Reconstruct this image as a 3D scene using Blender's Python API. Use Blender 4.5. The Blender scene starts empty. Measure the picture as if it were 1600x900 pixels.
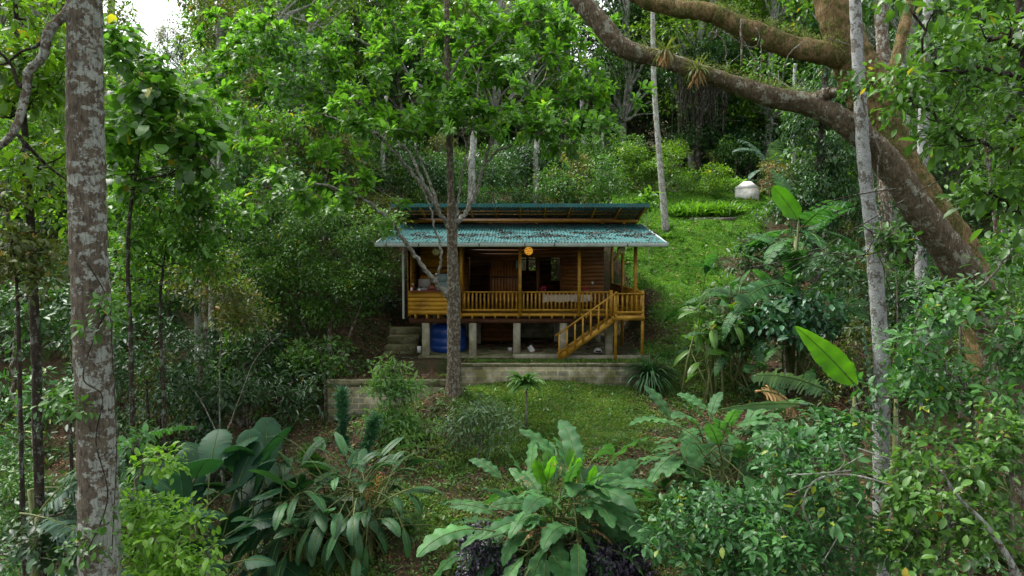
import bpy, math, random
import numpy as np
from mathutils import Vector
S = bpy.context.scene
COL = S.collection
PI = math.pi
# ---------------------------------------------------------------- camera, sky, sun, exposure
FPX = 1081.0
PITCH = math.atan(50 / FPX)
cam_d = bpy.data.cameras.new('camera'); cam_d.sensor_width = 36; cam_d.lens = 36 * FPX / 1600
cam_d.clip_end = 2000; cam_d.clip_start = 0.1
cam = bpy.data.objects.new('camera', cam_d); COL.objects.link(cam)
cam.rotation_euler = (PI / 2 - PITCH, 0, 0); S.camera = cam
SUN_EL, SUN_AZ = math.radians(60), math.radians(-62)      # azimuth from +y towards +x
W = bpy.data.worlds.new('World'); S.world = W; W.use_nodes = True
nt = W.node_tree; nt.nodes.clear()
sky = nt.nodes.new('ShaderNodeTexSky'); sky.sky_type = 'NISHITA'; sky.sun_disc = False
sky.sun_elevation = SUN_EL; sky.sun_rotation = SUN_AZ; sky.air_density = 1.3; sky.dust_density = 4.0; sky.ozone_density = 1.0
hs = nt.nodes.new('ShaderNodeHueSaturation'); hs.inputs['Saturation'].default_value = 0.22; hs.inputs['Value'].default_value = 1.25
bg = nt.nodes.new('ShaderNodeBackground'); bg.inputs['Strength'].default_value = 0.15
wo = nt.nodes.new('ShaderNodeOutputWorld')
nt.links.new(sky.outputs[0], hs.inputs['Color']); nt.links.new(hs.outputs[0], bg.inputs['Color']); nt.links.new(bg.outputs[0], wo.inputs[0])
sd = bpy.data.lights.new('sun', 'SUN'); sd.energy = 1.5; sd.angle = math.radians(14); sd.color = (1.0, 0.96, 0.88)
sun = bpy.data.objects.new('sun', sd); COL.objects.link(sun)
sdir = Vector((math.sin(SUN_AZ) * math.cos(SUN_EL), math.cos(SUN_AZ) * math.cos(SUN_EL), math.sin(SUN_EL)))
sun.rotation_euler = sdir.to_track_quat('Z', 'Y').to_euler()
vs = S.view_settings; vs.view_transform = 'Standard'; vs.look = 'None'; vs.gamma = 1; vs.use_curve_mapping = False
vs.exposure = 1.32
S.render.engine = 'CYCLES'
cy = S.cycles
cy.max_bounces = 6; cy.diffuse_bounces = 3; cy.glossy_bounces = 2; cy.transmission_bounces = 4; cy.transparent_max_bounces = 4
cy.use_denoising = True; cy.caustics_reflective = False; cy.caustics_refractive = False
cy.sample_clamp_indirect = 6

CP, SP = math.cos(PITCH), math.sin(PITCH)
def ray(px, py):
    u, v = (px - 800) / FPX, (450 - py) / FPX
    return u, CP + v * SP, -SP + v * CP
def at(px, py, Y):
    a, b, c = ray(px, py); t = Y / b
    return np.array([a * t, Y, c * t])
def ppm(Y): return FPX / Y

# ---------------------------------------------------------------- terrain height
def sm(a, b, x):
    t = np.clip((np.asarray(x, float) - a) / (b - a), 0, 1); return t * t * (3 - 2 * t)
NY = [-30, 0, 8, 13, 18, 23.5, 25, 28, 31, 36, 43, 50, 60, 75, 100, 170]
NZ = [-12, -9, -7.7, -6.35, -5.5, -4.62, -4.35, -3.4, -1.9, .5, 3.5, 5.2, 7.0, 11, 19, 40]
def G(x, y):
    x = np.asarray(x, float); y = np.asarray(y, float)
    z = np.interp(y, NY, NZ)
    z = z + .14 * np.sin(x * .9 + y * .31) + .11 * np.sin(y * 1.1 - x * .43 + 2) + .05 * np.sin(x * 2.3 + 1) * np.sin(y * 2.1)
    z = z - 1.6 * sm(-2, -9, x) * (1 - sm(24, 31, y)) - 1.2 * sm(-9, -18, x) * (1 - sm(22, 34, y))
    z = z + 1.0 * sm(5, 13, x) * (1 - sm(24, 32, y))
    z = z + 4 * sm(14, 40, np.abs(x)) * sm(25, 60, y)
    z = z + 1.6 * sm(-5, -12, x) * sm(26, 32, y) * (1 - sm(40, 60, y))
    m = sm(-6.3, -6.0, x) * (1 - sm(-2.3, -2.1, x)) * sm(23.3, 23.42, y) * (1 - sm(24.4, 26.4, y))
    z = z * (1 - m) - 4.22 * m
    m = sm(-5.6, -4.5, x) * (1 - sm(5.0, 6.4, x)) * (1 - sm(33.6, 35.2, y)) * np.where(x < -2.15, sm(24.3, 24.9, y), sm(24.12, 24.26, y))
    z = z * (1 - m) - 3.78 * m
    return z + .5 * np.exp(-((x + 1.9) ** 2 + (y - 22) ** 2) / 1.6)
def g1(x, y): return float(G(x, y))
def hit(px, py):
    a, b, c = ray(px, py)
    ys = np.arange(6, 160, .05); t = ys / b
    d = c * t - G(a * t, ys)
    i = np.argmax(d < 0) if (d < 0).any() else len(ys) - 1
    return np.array([a * t[i], ys[i], c * t[i]])

# ---------------------------------------------------------------- mesh builder
ORG = {}
def tag(o, label=None, cat=None, group=None, kind=None):
    if label: o['label'] = label
    if cat: o['category'] = cat
    if group: o['group'] = group
    if kind: o['kind'] = kind
    return o
def empty(name, loc, label, cat, group=None):
    o = bpy.data.objects.new(name, None); COL.objects.link(o); o.location = [float(v) for v in loc]
    o.empty_display_size = .2
    ORG[o.name] = np.array(loc, float)
    return tag(o, label, cat, group)
def top(o):
    while o.parent: o = o.parent
    return o
class MB:
    def __init__(s): s.V = []; s.F = []; s.n = 0
    def add(s, V, F, mi=0):
        V = np.asarray(V, float).reshape(-1, 3); F = np.asarray(F, int)
        s.V.append(V); s.F.append((F + s.n, mi)); s.n += len(V); return s
    def box(s, x0, x1, y0, y1, z0, z1, mi=0):
        V = [(x, y, z) for z in (z0, z1) for y in (y0, y1) for x in (x0, x1)]
        return s.add(V, [(0, 2, 3, 1), (4, 5, 7, 6), (0, 1, 5, 4), (2, 6, 7, 3), (0, 4, 6, 2), (1, 3, 7, 5)], mi)
    def bar(s, p, q, w, h, up=(0, 0, 1), mi=0):
        p = np.array(p, float); q = np.array(q, float); d = q - p; d /= np.linalg.norm(d)
        r = np.cross(d, up); r /= np.linalg.norm(r) + 1e-9; u = np.cross(r, d)
        V = [e + r * a * w / 2 + u * b * h / 2 for e in (p, q) for a, b in ((-1, -1), (1, -1), (1, 1), (-1, 1))]
        return s.add(V, [(0, 1, 2, 3), (7, 6, 5, 4), (0, 4, 5, 1), (1, 5, 6, 2), (2, 6, 7, 3), (3, 7, 4, 0)], mi)
    def tube(s, pts, rad, n=8, rough=0, rng=None, caps=True, mi=0, lump=0.):
        P = np.asarray(pts, float); R = np.broadcast_to(np.asarray(rad, float), (len(P),))
        T = np.gradient(P, axis=0); T /= np.linalg.norm(T, axis=1)[:, None] + 1e-9
        a = np.array([1., 0, 0]) if abs(T[0][0]) < .8 else np.array([0, 1., 0])
        X = np.zeros_like(P); x = a
        for i in range(len(P)):
            x = x - T[i] * np.dot(x, T[i]); x /= np.linalg.norm(x) + 1e-9; X[i] = x
        Yv = np.cross(T, X)
        th = np.arange(n) * 2 * PI / n
        r = R[:, None] * np.ones(n)
        if rough and rng is not None:
            r = r * (1 + rough * rng.normal(size=r.shape)); 
        if lump:
            L = np.concatenate([[0], np.cumsum(np.linalg.norm(np.diff(P, axis=0), axis=1))])[:, None] / R.mean()
            r = r * (1 + lump * (np.sin(2 * th[None] + L * .55) * .6 + np.sin(3 * th[None] - L * .9 + 1) * .5 + np.sin(5 * th[None] + L * 1.7) * .3 + np.sin(L * 1.1 + 2) * .4))
        V = P[:, None] + r[..., None] * (np.cos(th)[None, :, None] * X[:, None] + np.sin(th)[None, :, None] * Yv[:, None])
        i = np.arange(len(P) - 1)[:, None] * n; j = np.arange(n)[None]; k = (j + 1) % n
        F = np.stack([i + j, i + k, i + n + k, i + n + j], -1).reshape(-1, 4)
        base = s.n
        s.add(V.reshape(-1, 3), F, mi)
        if caps:
            s.F.append((np.array([list(range(n))[::-1]]) + base, mi)); s.F.append((np.array([list(range(n))]) + base + n * (len(P) - 1), mi))
        return s
    def build(s, name, mats, parent=None, smooth=False, label=None):
        V = np.concatenate(s.V)
        org = np.zeros(3)
        if parent is not None: org = ORG[top(parent).name]
        V = V - org
        me = bpy.data.meshes.new(name)
        fl = [(f, m) for f, m in s.F if len(f)]
        lv = np.concatenate([f.ravel() for f, m in fl]).astype(np.int32)
        lt = np.concatenate([np.full(len(f), f.shape[1], np.int32) for f, m in fl])
        mi = np.concatenate([np.full(len(f), m, np.int32) for f, m in fl])
        ls = np.concatenate([[0], np.cumsum(lt)[:-1]]).astype(np.int32)
        me.vertices.add(len(V)); me.vertices.foreach_set('co', V.astype(np.float32).ravel())
        me.loops.add(len(lv)); me.loops.foreach_set('vertex_index', lv)
        me.polygons.add(len(lt)); me.polygons.foreach_set('loop_start', ls); me.polygons.foreach_set('loop_total', lt)
        me.polygons.foreach_set('material_index', mi)
        if smooth: me.polygons.foreach_set('use_smooth', np.ones(len(lt), bool))
        me.update(calc_edges=True)
        for m in (mats if isinstance(mats, (list, tuple)) else [mats]): me.materials.append(m)
        o = bpy.data.objects.new(name, me); COL.objects.link(o)
        if parent is not None: o.parent = parent
        else: ORG[o.name] = np.zeros(3)
        if label: o['label'] = label
        return o

# ---------------------------------------------------------------- materials
MATS = {}
def newmat(name):
    m = bpy.data.materials.new(name); m.use_nodes = True; t = m.node_tree; t.nodes.clear()
    MATS[name] = m
    return m, t
def N(t, typ, **kw):
    n = t.nodes.new(typ)
    for k, v in kw.items():
        if k in n.inputs: n.inputs[k].default_value = v
        else: setattr(n, k, v)
    return n
def ramp(t, fac, stops, interp='LINEAR'):
    r = t.nodes.new('ShaderNodeValToRGB'); r.color_ramp.interpolation = interp
    el = r.color_ramp.elements
    while len(el) > 1: el.remove(el[-1])
    for i, (p, c) in enumerate(stops):
        e = el[0] if i == 0 else el.new(p)
        e.position = p; e.color = (c[0], c[1], c[2], 1) if hasattr(c, '__len__') else (c, c, c, 1)
    t.links.new(fac, r.inputs[0]); return r.outputs[0]
def mixc(t, fac, a, b, mode='MIX'):
    m = t.nodes.new('ShaderNodeMix'); m.data_type = 'RGBA'; m.blend_type = mode
    for s, v in ((m.inputs[0], fac), (m.inputs[6], a), (m.inputs[7], b)):
        if isinstance(v, bpy.types.NodeSocket): t.links.new(v, s)
        elif hasattr(v, '__len__'): s.default_value = (v[0], v[1], v[2], 1)
        else: s.default_value = v
    return m.outputs[2]
def noise(t, scale, detail=4, rough=.6, vec=None):
    n = N(t, 'ShaderNodeTexNoise', Scale=scale, Detail=detail, Roughness=rough)
    if vec is not None: t.links.new(vec, n.inputs['Vector'])
    return n.outputs['Fac']
def objco(t, scale=(1, 1, 1)):
    c = t.nodes.new('ShaderNodeTexCoord'); m = t.nodes.new('ShaderNodeMapping'); m.inputs['Scale'].default_value = scale
    t.links.new(c.outputs['Object'], m.inputs['Vector']); return m.outputs[0]
def finish(t, col, rough=.8, bump=None, bstr=.3, bdist=.02, spec=.3, emit=None, estr=0, metal=0):
    b = N(t, 'ShaderNodeBsdfPrincipled')
    if isinstance(rough, bpy.types.NodeSocket): t.links.new(rough, b.inputs['Roughness'])
    else: b.inputs['Roughness'].default_value = rough
    b.inputs['Specular IOR Level'].default_value = spec; b.inputs['Metallic'].default_value = metal
    if isinstance(col, bpy.types.NodeSocket): t.links.new(col, b.inputs['Base Color'])
    else: b.inputs['Base Color'].default_value = (*col, 1)
    if emit is not None:
        if isinstance(emit, bpy.types.NodeSocket): t.links.new(emit, b.inputs['Emission Color'])
        else: b.inputs['Emission Color'].default_value = (*emit, 1)
        b.inputs['Emission Strength'].default_value = estr
    if bump is not None:
        bp = N(t, 'ShaderNodeBump', Strength=bstr, Distance=bdist); t.links.new(bump, bp.inputs['Height']); t.links.new(bp.outputs[0], b.inputs['Normal'])
    o = t.nodes.new('ShaderNodeOutputMaterial'); t.links.new(b.outputs[0], o.inputs[0])
    return b
def leafmat(name, c1, c2, tr=.3, rough=.42, spec=.4, tcol=None, odd=None, vein=False):
    m, t = newmat(name)
    g = t.nodes.new('ShaderNodeNewGeometry')
    stops = [(0, c1), (.75, c2), (1, tuple(min(1, v * 1.25) for v in c2))]
    col = ramp(t, g.outputs['Random Per Island'], stops)
    if odd:
        m2 = t.nodes.new('ShaderNodeMath'); m2.operation = 'MULTIPLY'; m2.inputs[1].default_value = 37.7
        m3 = t.nodes.new('ShaderNodeMath'); m3.operation = 'FRACT'
        t.links.new(g.outputs['Random Per Island'], m2.inputs[0]); t.links.new(m2.outputs[0], m3.inputs[0])
        f = ramp(t, m3.outputs[0], [(0, 0), (1 - odd[1] - .001, 0), (1 - odd[1], 1)], 'CONSTANT')
        col = mixc(t, f, col, odd[0])
    if vein:
        f = ramp(t, noise(t, 2.2, 3, .6, objco(t)), [(.35, .72), (.7, 1.2)])
        col = mixc(t, 1.0, col, f, 'MULTIPLY')
    pn = ramp(t, noise(t, .9, 3, .6, objco(t)), [(.36, (.72, .78, .80)), (.64, (1.22, 1.16, 1.0))])
    col = mixc(t, 1.0, col, pn, 'MULTIPLY')
    oi = t.nodes.new('ShaderNodeObjectInfo')
    ov = ramp(t, oi.outputs['Random'], [(0, (.82, .86, .85)), (.5, (1, 1, 1)), (1, (1.18, 1.1, .95))])
    col = mixc(t, 1.0, col, ov, 'MULTIPLY')
    b = N(t, 'ShaderNodeBsdfPrincipled', Roughness=rough); b.inputs['Specular IOR Level'].default_value = spec
    t.links.new(col, b.inputs['Base Color'])
    tl = t.nodes.new('ShaderNodeBsdfTranslucent')
    tc = mixc(t, 1.0, col, tcol or (1.9, 2.0, .8), 'MULTIPLY'); t.links.new(tc, tl.inputs['Color'])
    mx = t.nodes.new('ShaderNodeMixShader'); mx.inputs[0].default_value = tr
    t.links.new(b.outputs[0], mx.inputs[1]); t.links.new(tl.outputs[0], mx.inputs[2])
    o = t.nodes.new('ShaderNodeOutputMaterial'); t.links.new(mx.outputs[0], o.inputs[0])
    return m
leafmat('fresh', (.042, .110, .018), (.085, .200, .030), .42, .4, .4, odd=((.28, .26, .03), .015))
leafmat('feather', (.085, .190, .050), (.145, .280, .080), .35)
leafmat('sage', (.055, .115, .055), (.100, .180, .090), .25)
leafmat('bright', (.060, .125, .012), (.105, .215, .020), .38, odd=((.30, .26, .03), .012))
leafmat('terminal', (.060, .150, .022), (.115, .260, .036), .48, .38, .4, odd=((.22, .30, .04), .02))
leafmat('olive', (.060, .080, .018), (.110, .135, .028), .3, odd=((.30, .17, .04), .03))
leafmat('mid', (.032, .088, .020), (.072, .172, .032), .3, odd=((.28, .24, .03), .01))
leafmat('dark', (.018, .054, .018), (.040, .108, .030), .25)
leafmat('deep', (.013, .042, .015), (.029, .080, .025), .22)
leafmat('blue', (.026, .090, .050), (.048, .140, .075), .2, .4, .5)
leafmat('shrub', (.026, .088, .026), (.052, .155, .042), .28, odd=((.22, .28, .03), .02))
leafmat('lime', (.060, .160, .018), (.115, .250, .028), .4)
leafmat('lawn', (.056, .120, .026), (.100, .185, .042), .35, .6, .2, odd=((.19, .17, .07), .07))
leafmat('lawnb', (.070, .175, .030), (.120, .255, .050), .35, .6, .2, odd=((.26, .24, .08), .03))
leafmat('wavy', (.032, .110, .034), (.060, .168, .055), .3, .55, .28, vein=True)
leafmat('banana', (.022, .085, .030), (.045, .140, .040), .3, .55, .28, vein=True)
leafmat('bananab', (.060, .200, .016), (.090, .260, .022), .42, .35, .5, vein=True)
leafmat('greyban', (.050, .100, .075), (.080, .150, .110), .2, .55, .28, vein=True)
leafmat('ribbed', (.016, .062, .024), (.032, .105, .038), .2, .5, .3, vein=True)
leafmat('paddle', (.009, .042, .020), (.019, .076, .034), .2, .55, .28, vein=True)
leafmat('purple', (.014, .010, .022), (.032, .022, .048), .1, .4, .5, (1.2, .8, 1.2))
leafmat('dry', (.16, .09, .045), (.36, .25, .13), .1, .8, .2, (1, 1, 1))
leafmat('litter', (.035, .018, .010), (.150, .085, .048), .0, .8, .2, (1, 1, 1), odd=((.30, .24, .15), .06))
leafmat('roof_litter', (.030, .016, .014), (.085, .048, .038), .0, .8, .2, (1, 1, 1), odd=((.22, .16, .11), .04))
leafmat('flower', (.55, .10, .01), (.70, .20, .03), .2, .6, .2, (1, 1, 1))
leafmat('yflower', (.70, .40, .02), (.8, .55, .05), .2, .6, .2, (1, 1, 1))
leafmat('epiphyte', (.075, .11, .035), (.14, .17, .06), .25)
def barkmat(name, c1, c2, lich, amt=.45, lsc=6, vs=1.0, ring=0, zl=False):
    m, t = newmat(name)
    co = objco(t, (1, 1, vs))
    col = mixc(t, ramp(t, noise(t, 9, 6, .7, co), [(.3, 0), (.7, 1)]), c1, c2)
    l1 = noise(t, lsc, 5, .62, objco(t, (1, 1, 1.35 if zl else .8)))
    l2 = noise(t, lsc * 4, 3, .6, objco(t))
    add = t.nodes.new('ShaderNodeMath'); add.operation = 'MULTIPLY_ADD'; add.inputs[1].default_value = .35
    t.links.new(l2, add.inputs[0]); t.links.new(l1, add.inputs[2])
    th = .675 + (.5 - amt) * .42
    if zl:
        # older, lower bark carries more lichen
        tcz = t.nodes.new('ShaderNodeTexCoord'); sz = N(t, 'ShaderNodeSeparateXYZ'); t.links.new(tcz.outputs['Object'], sz.inputs[0])
        mz = N(t, 'ShaderNodeMapRange'); mz.inputs['From Min'].default_value = 2.5; mz.inputs['From Max'].default_value = 6.5; mz.inputs['To Min'].default_value = .085; mz.inputs['To Max'].default_value = -.02
        t.links.new(sz.outputs[2], mz.inputs['Value'])
        a3 = N(t, 'ShaderNodeMath', operation='ADD'); t.links.new(add.outputs[0], a3.inputs[0]); t.links.new(mz.outputs[0], a3.inputs[1])
        a4 = N(t, 'ShaderNodeMath', operation='MULTIPLY_ADD'); a4.inputs[1].default_value = .45; t.links.new(noise(t, 1.7, 3, .6, objco(t)), a4.inputs[0]); t.links.new(a3.outputs[0], a4.inputs[2])
        gn = t.nodes.new('ShaderNodeNewGeometry'); sn_ = N(t, 'ShaderNodeSeparateXYZ'); t.links.new(gn.outputs['Normal'], sn_.inputs[0])
        a5 = N(t, 'ShaderNodeMath', operation='MULTIPLY_ADD'); a5.inputs[1].default_value = .05; t.links.new(sn_.outputs[0], a5.inputs[0]); t.links.new(a4.outputs[0], a5.inputs[2])
        a6 = N(t, 'ShaderNodeMath', operation='SUBTRACT'); a6.inputs[1].default_value = .225; t.links.new(a5.outputs[0], a6.inputs[0]); add = a6
    f = ramp(t, add.outputs[0], [(th - .01, 0), (th + .03, .85)])
    col = mixc(t, f, col, lich)
    cr = ramp(t, noise(t, 30, 4, .7, objco(t, (1, 1, .25 if not ring else 3))), [(.35, .45), (.55, 1.05)])
    col = mixc(t, 1.0, col, cr, 'MULTIPLY')
    bh = noise(t, 16, 8, .75, objco(t, (1, 1, .35 if not ring else 2.5)))
    finish(t, col, .9, bh, 1.0, .11, .12); return m
barkmat('bark_lichen', (.095, .078, .056), (.235, .195, .145), (.45, .48, .42), .45, 7, .8, zl=True)
barkmat('bark_brown', (.11, .075, .05), (.20, .15, .10), (.42, .44, .38), .45, 7)
barkmat('bark_ring', (.085, .062, .042), (.21, .165, .115), (.36, .35, .29), .42, 13, 1, 1)
barkmat('bark_white', (.40, .42, .40), (.58, .60, .58), (.17, .15, .12), .42, 7, 1, 1)
barkmat('bark_pale', (.25, .24, .19), (.38, .37, .31), (.50, .52, .47), .5, 5)
barkmat('bark_greylimb', (.16, .14, .11), (.30, .28, .23), (.42, .43, .38), .45, 9)
barkmat('bark_dark', (.035, .028, .02), (.075, .06, .045), (.2, .22, .18), .35, 6)
barkmat('bark_moss', (.17, .115, .050), (.31, .225, .11), (.10, .105, .03), .50, 5)
barkmat('bark_limb', (.085, .066, .042), (.185, .145, .092), (.32, .32, .25), .36, 6)
barkmat('midrib', (.12, .19, .05), (.20, .27, .09), (.2, .25, .1), .4, 8)
barkmat('twig', (.15, .12, .09), (.28, .25, .20), (.4, .42, .38), .4, 8)

# ---------------------------------------------------------------- leaves
def nrm(a): return a / (np.linalg.norm(a, axis=-1, keepdims=True) + 1e-9)
def tmpl(kind):
    if kind == 'far':      # folded rhombus
        V = [(0, 0, 0), (.26, .5, .07), (0, 1, -.08), (-.26, .5, .07)]; F = [(0, 1, 2), (0, 2, 3)]
    elif kind == 'thin':
        V = [(0, 0, 0), (.09, .45, .02), (0, 1, -.15), (-.09, .45, .02)]; F = [(0, 1, 2), (0, 2, 3)]
    elif kind == 'mid':
        V = [(0, 0, 0), (.2, .3, .06), (.22, .65, .04), (0, 1, -.12), (-.22, .65, .04), (-.2, .3, .06)]
        F = [(0, 1, 2, 3), (0, 3, 4, 5)]
    elif kind == 'lance':
        V = [(0, 0, 0), (.11, .3, .04), (.10, .65, 0), (0, 1, -.18), (-.10, .65, 0), (-.11, .3, .04)]
        F = [(0, 1, 2, 3), (0, 3, 4, 5)]
    elif kind == 'near':
        V = [(0, 0, 0), (0, .35, -.01), (0, .7, -.05), (0, 1, -.16), (.17, .2, .05), (.25, .45, .06), (.17, .78, -.01), (-.17, .2, .05), (-.25, .45, .06), (-.17, .78, -.01)]
        F = [(0, 4, 1, 1), (4, 5, 1, 1), (1, 5, 2, 2), (5, 6, 2, 2), (2, 6, 3, 3), (0, 1, 7, 7), (7, 1, 8, 8), (1, 2, 8, 8), (8, 2, 9, 9), (2, 3, 9, 9)]
        F = [f[:3] for f in F]
    elif kind == 'obov':   # broad towards the tip
        V = [(0, 0, 0), (0, .4, -.0), (0, .75, -.05), (0, 1, -.2), (.07, .2, .03), (.2, .55, .06), (.2, .8, 0), (-.07, .2, .03), (-.2, .55, .06), (-.2, .8, 0)]
        F = [(0, 4, 1), (4, 5, 1), (1, 5, 2), (5, 6, 2), (2, 6, 3), (0, 1, 7), (7, 1, 8), (1, 2, 8), (8, 2, 9), (2, 3, 9)]
    elif kind == 'round':
        V = [(0, 0, 0), (0, .4, .02), (0, .75, 0), (0, 1, -.1), (.3, .12, .06), (.42, .45, .06), (.27, .78, -.02), (-.3, .12, .06), (-.42, .45, .06), (-.27, .78, -.02)]
        F = [(0, 4, 1), (4, 5, 1), (1, 5, 2), (5, 6, 2), (2, 6, 3), (0, 1, 7), (7, 1, 8), (1, 2, 8), (8, 2, 9), (2, 3, 9)]
    elif kind == 'blade':
        V = [(-.035, 0, 0), (.035, 0, 0), (.03, .5, .03), (-.03, .5, .03), (0, 1, -.12)]; F = [(0, 1, 2), (0, 2, 3), (3, 2, 4)]
    return np.array(V, float), np.array(F, int)
TM = {k: tmpl(k) for k in ('far', 'thin', 'mid', 'lance', 'near', 'obov', 'round', 'blade')}
def leaves(mb, P, D, Nn, size, kind, mi=0, wide=1.0):
    V, F = TM[kind]
    D = nrm(D); X = nrm(np.cross(D, Nn)); Z = np.cross(X, D)
    s = np.broadcast_to(np.asarray(size, float), (len(P),))[:, None, None]
    w = np.broadcast_to(np.asarray(wide, float), (len(P),))[:, None, None]
    A = P[:, None] + s * (V[None, :, 0:1] * w * X[:, None] + V[None, :, 1:2] * D[:, None] + V[None, :, 2:3] * Z[:, None])
    FF = (np.arange(len(P))[:, None, None] * len(V) + F[None]).reshape(-1, F.shape[1])
    mb.add(A.reshape(-1, 3), FF, mi)
UP = np.array([0, 0, 1.])
def unit(rng, n, bias=0):
    v = rng.normal(size=(n, 3)); v[:, 2] += bias; return nrm(v)
def clump_leaves(mb, rng, C, r, n, ls, kind, flat=.6, droop=.3, mi=0, wide=1.0):
    """n leaves spread through an uneven flattened clump at C"""
    u = unit(rng, n, .35)
    lob = 1 + .25 * np.sin(u[:, 0] * 5 + C[0] * 3) + .2 * np.sin(u[:, 1] * 6 + C[2] * 5)
    rr = r * lob * (.35 + .65 * rng.random(n) ** .6)
    P = C + u * rr[:, None] * np.array([1, 1, flat])
    D = u * .8 + unit(rng, n) * .7 + np.array([0, 0, -droop])
    Nn = UP * 1.0 + u * .4 + unit(rng, n) * .45
    leaves(mb, P, D, Nn, ls * (.5 + .95 * rng.random(n) ** 1.3), kind, mi, wide)
def rosettes(mb, rng, P, A, k, ls, kind, spread=1.0, droop=.3, mi=0):
    """k leaves radiating from each tip P with axis A"""
    n = len(P); P = np.repeat(P, k, 0); A = nrm(np.repeat(A, k, 0))
    X = nrm(np.cross(A, UP + .01)); Yv = np.cross(A, X)
    th = (np.tile(np.arange(k), n) * 2.39996 + np.repeat(rng.random(n) * 6, k))[:, None]
    e = (.25 + .75 * rng.random((n * k, 1))) * spread
    D = A * (1.15 - e) + (np.cos(th) * X + np.sin(th) * Yv) * e + np.array([0, 0, -droop])
    Nn = A + UP * .6 + unit(rng, n * k) * .25
    leaves(mb, P + nrm(D) * ls * .08, D, Nn, ls * (.65 + .6 * rng.random(n * k)), kind, mi)
def bez(p, q, n, sag=0.0, up=0.0, rng=None, wob=0.0):
    t = np.linspace(0, 1, n)[:, None]
    m = (p + q) / 2 + np.array([0, 0, up]) 
    P = (1 - t) ** 2 * p + 2 * t * (1 - t) * m + t * t * q
    if rng is not None and wob: P[1:-1] += rng.normal(size=(n - 2, 3)) * wob
    return P
def smoothpath(pts, k=6):
    P = np.asarray(pts, float)
    if len(P) < 3: return np.array([P[0] + (P[-1] - P[0]) * t for t in np.linspace(0, 1, k)])
    Q = np.vstack([2 * P[0] - P[1], P, 2 * P[-1] - P[-2]]); out = []
    for i in range(1, len(Q) - 2):
        for t in np.arange(k) / k:
            a, b, c, d = Q[i - 1:i + 3]
            out.append(.5 * ((2 * b) + (c - a) * t + (2 * a - 5 * b + 4 * c - d) * t * t + (3 * b - a - 3 * c + d) * t ** 3))
    out.append(P[-1]); return np.array(out)

def fill_ellipsoid(rng, C, R, rc, k=1.0):
    a, b, c = R
    n = max(4, int(k * 4.3 * (a * b + b * c + a * c) / 3 / rc ** 2))
    u = unit(rng, n); r = rng.random(n) ** .45
    return C + u * r[:, None] * np.array(R)

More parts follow.
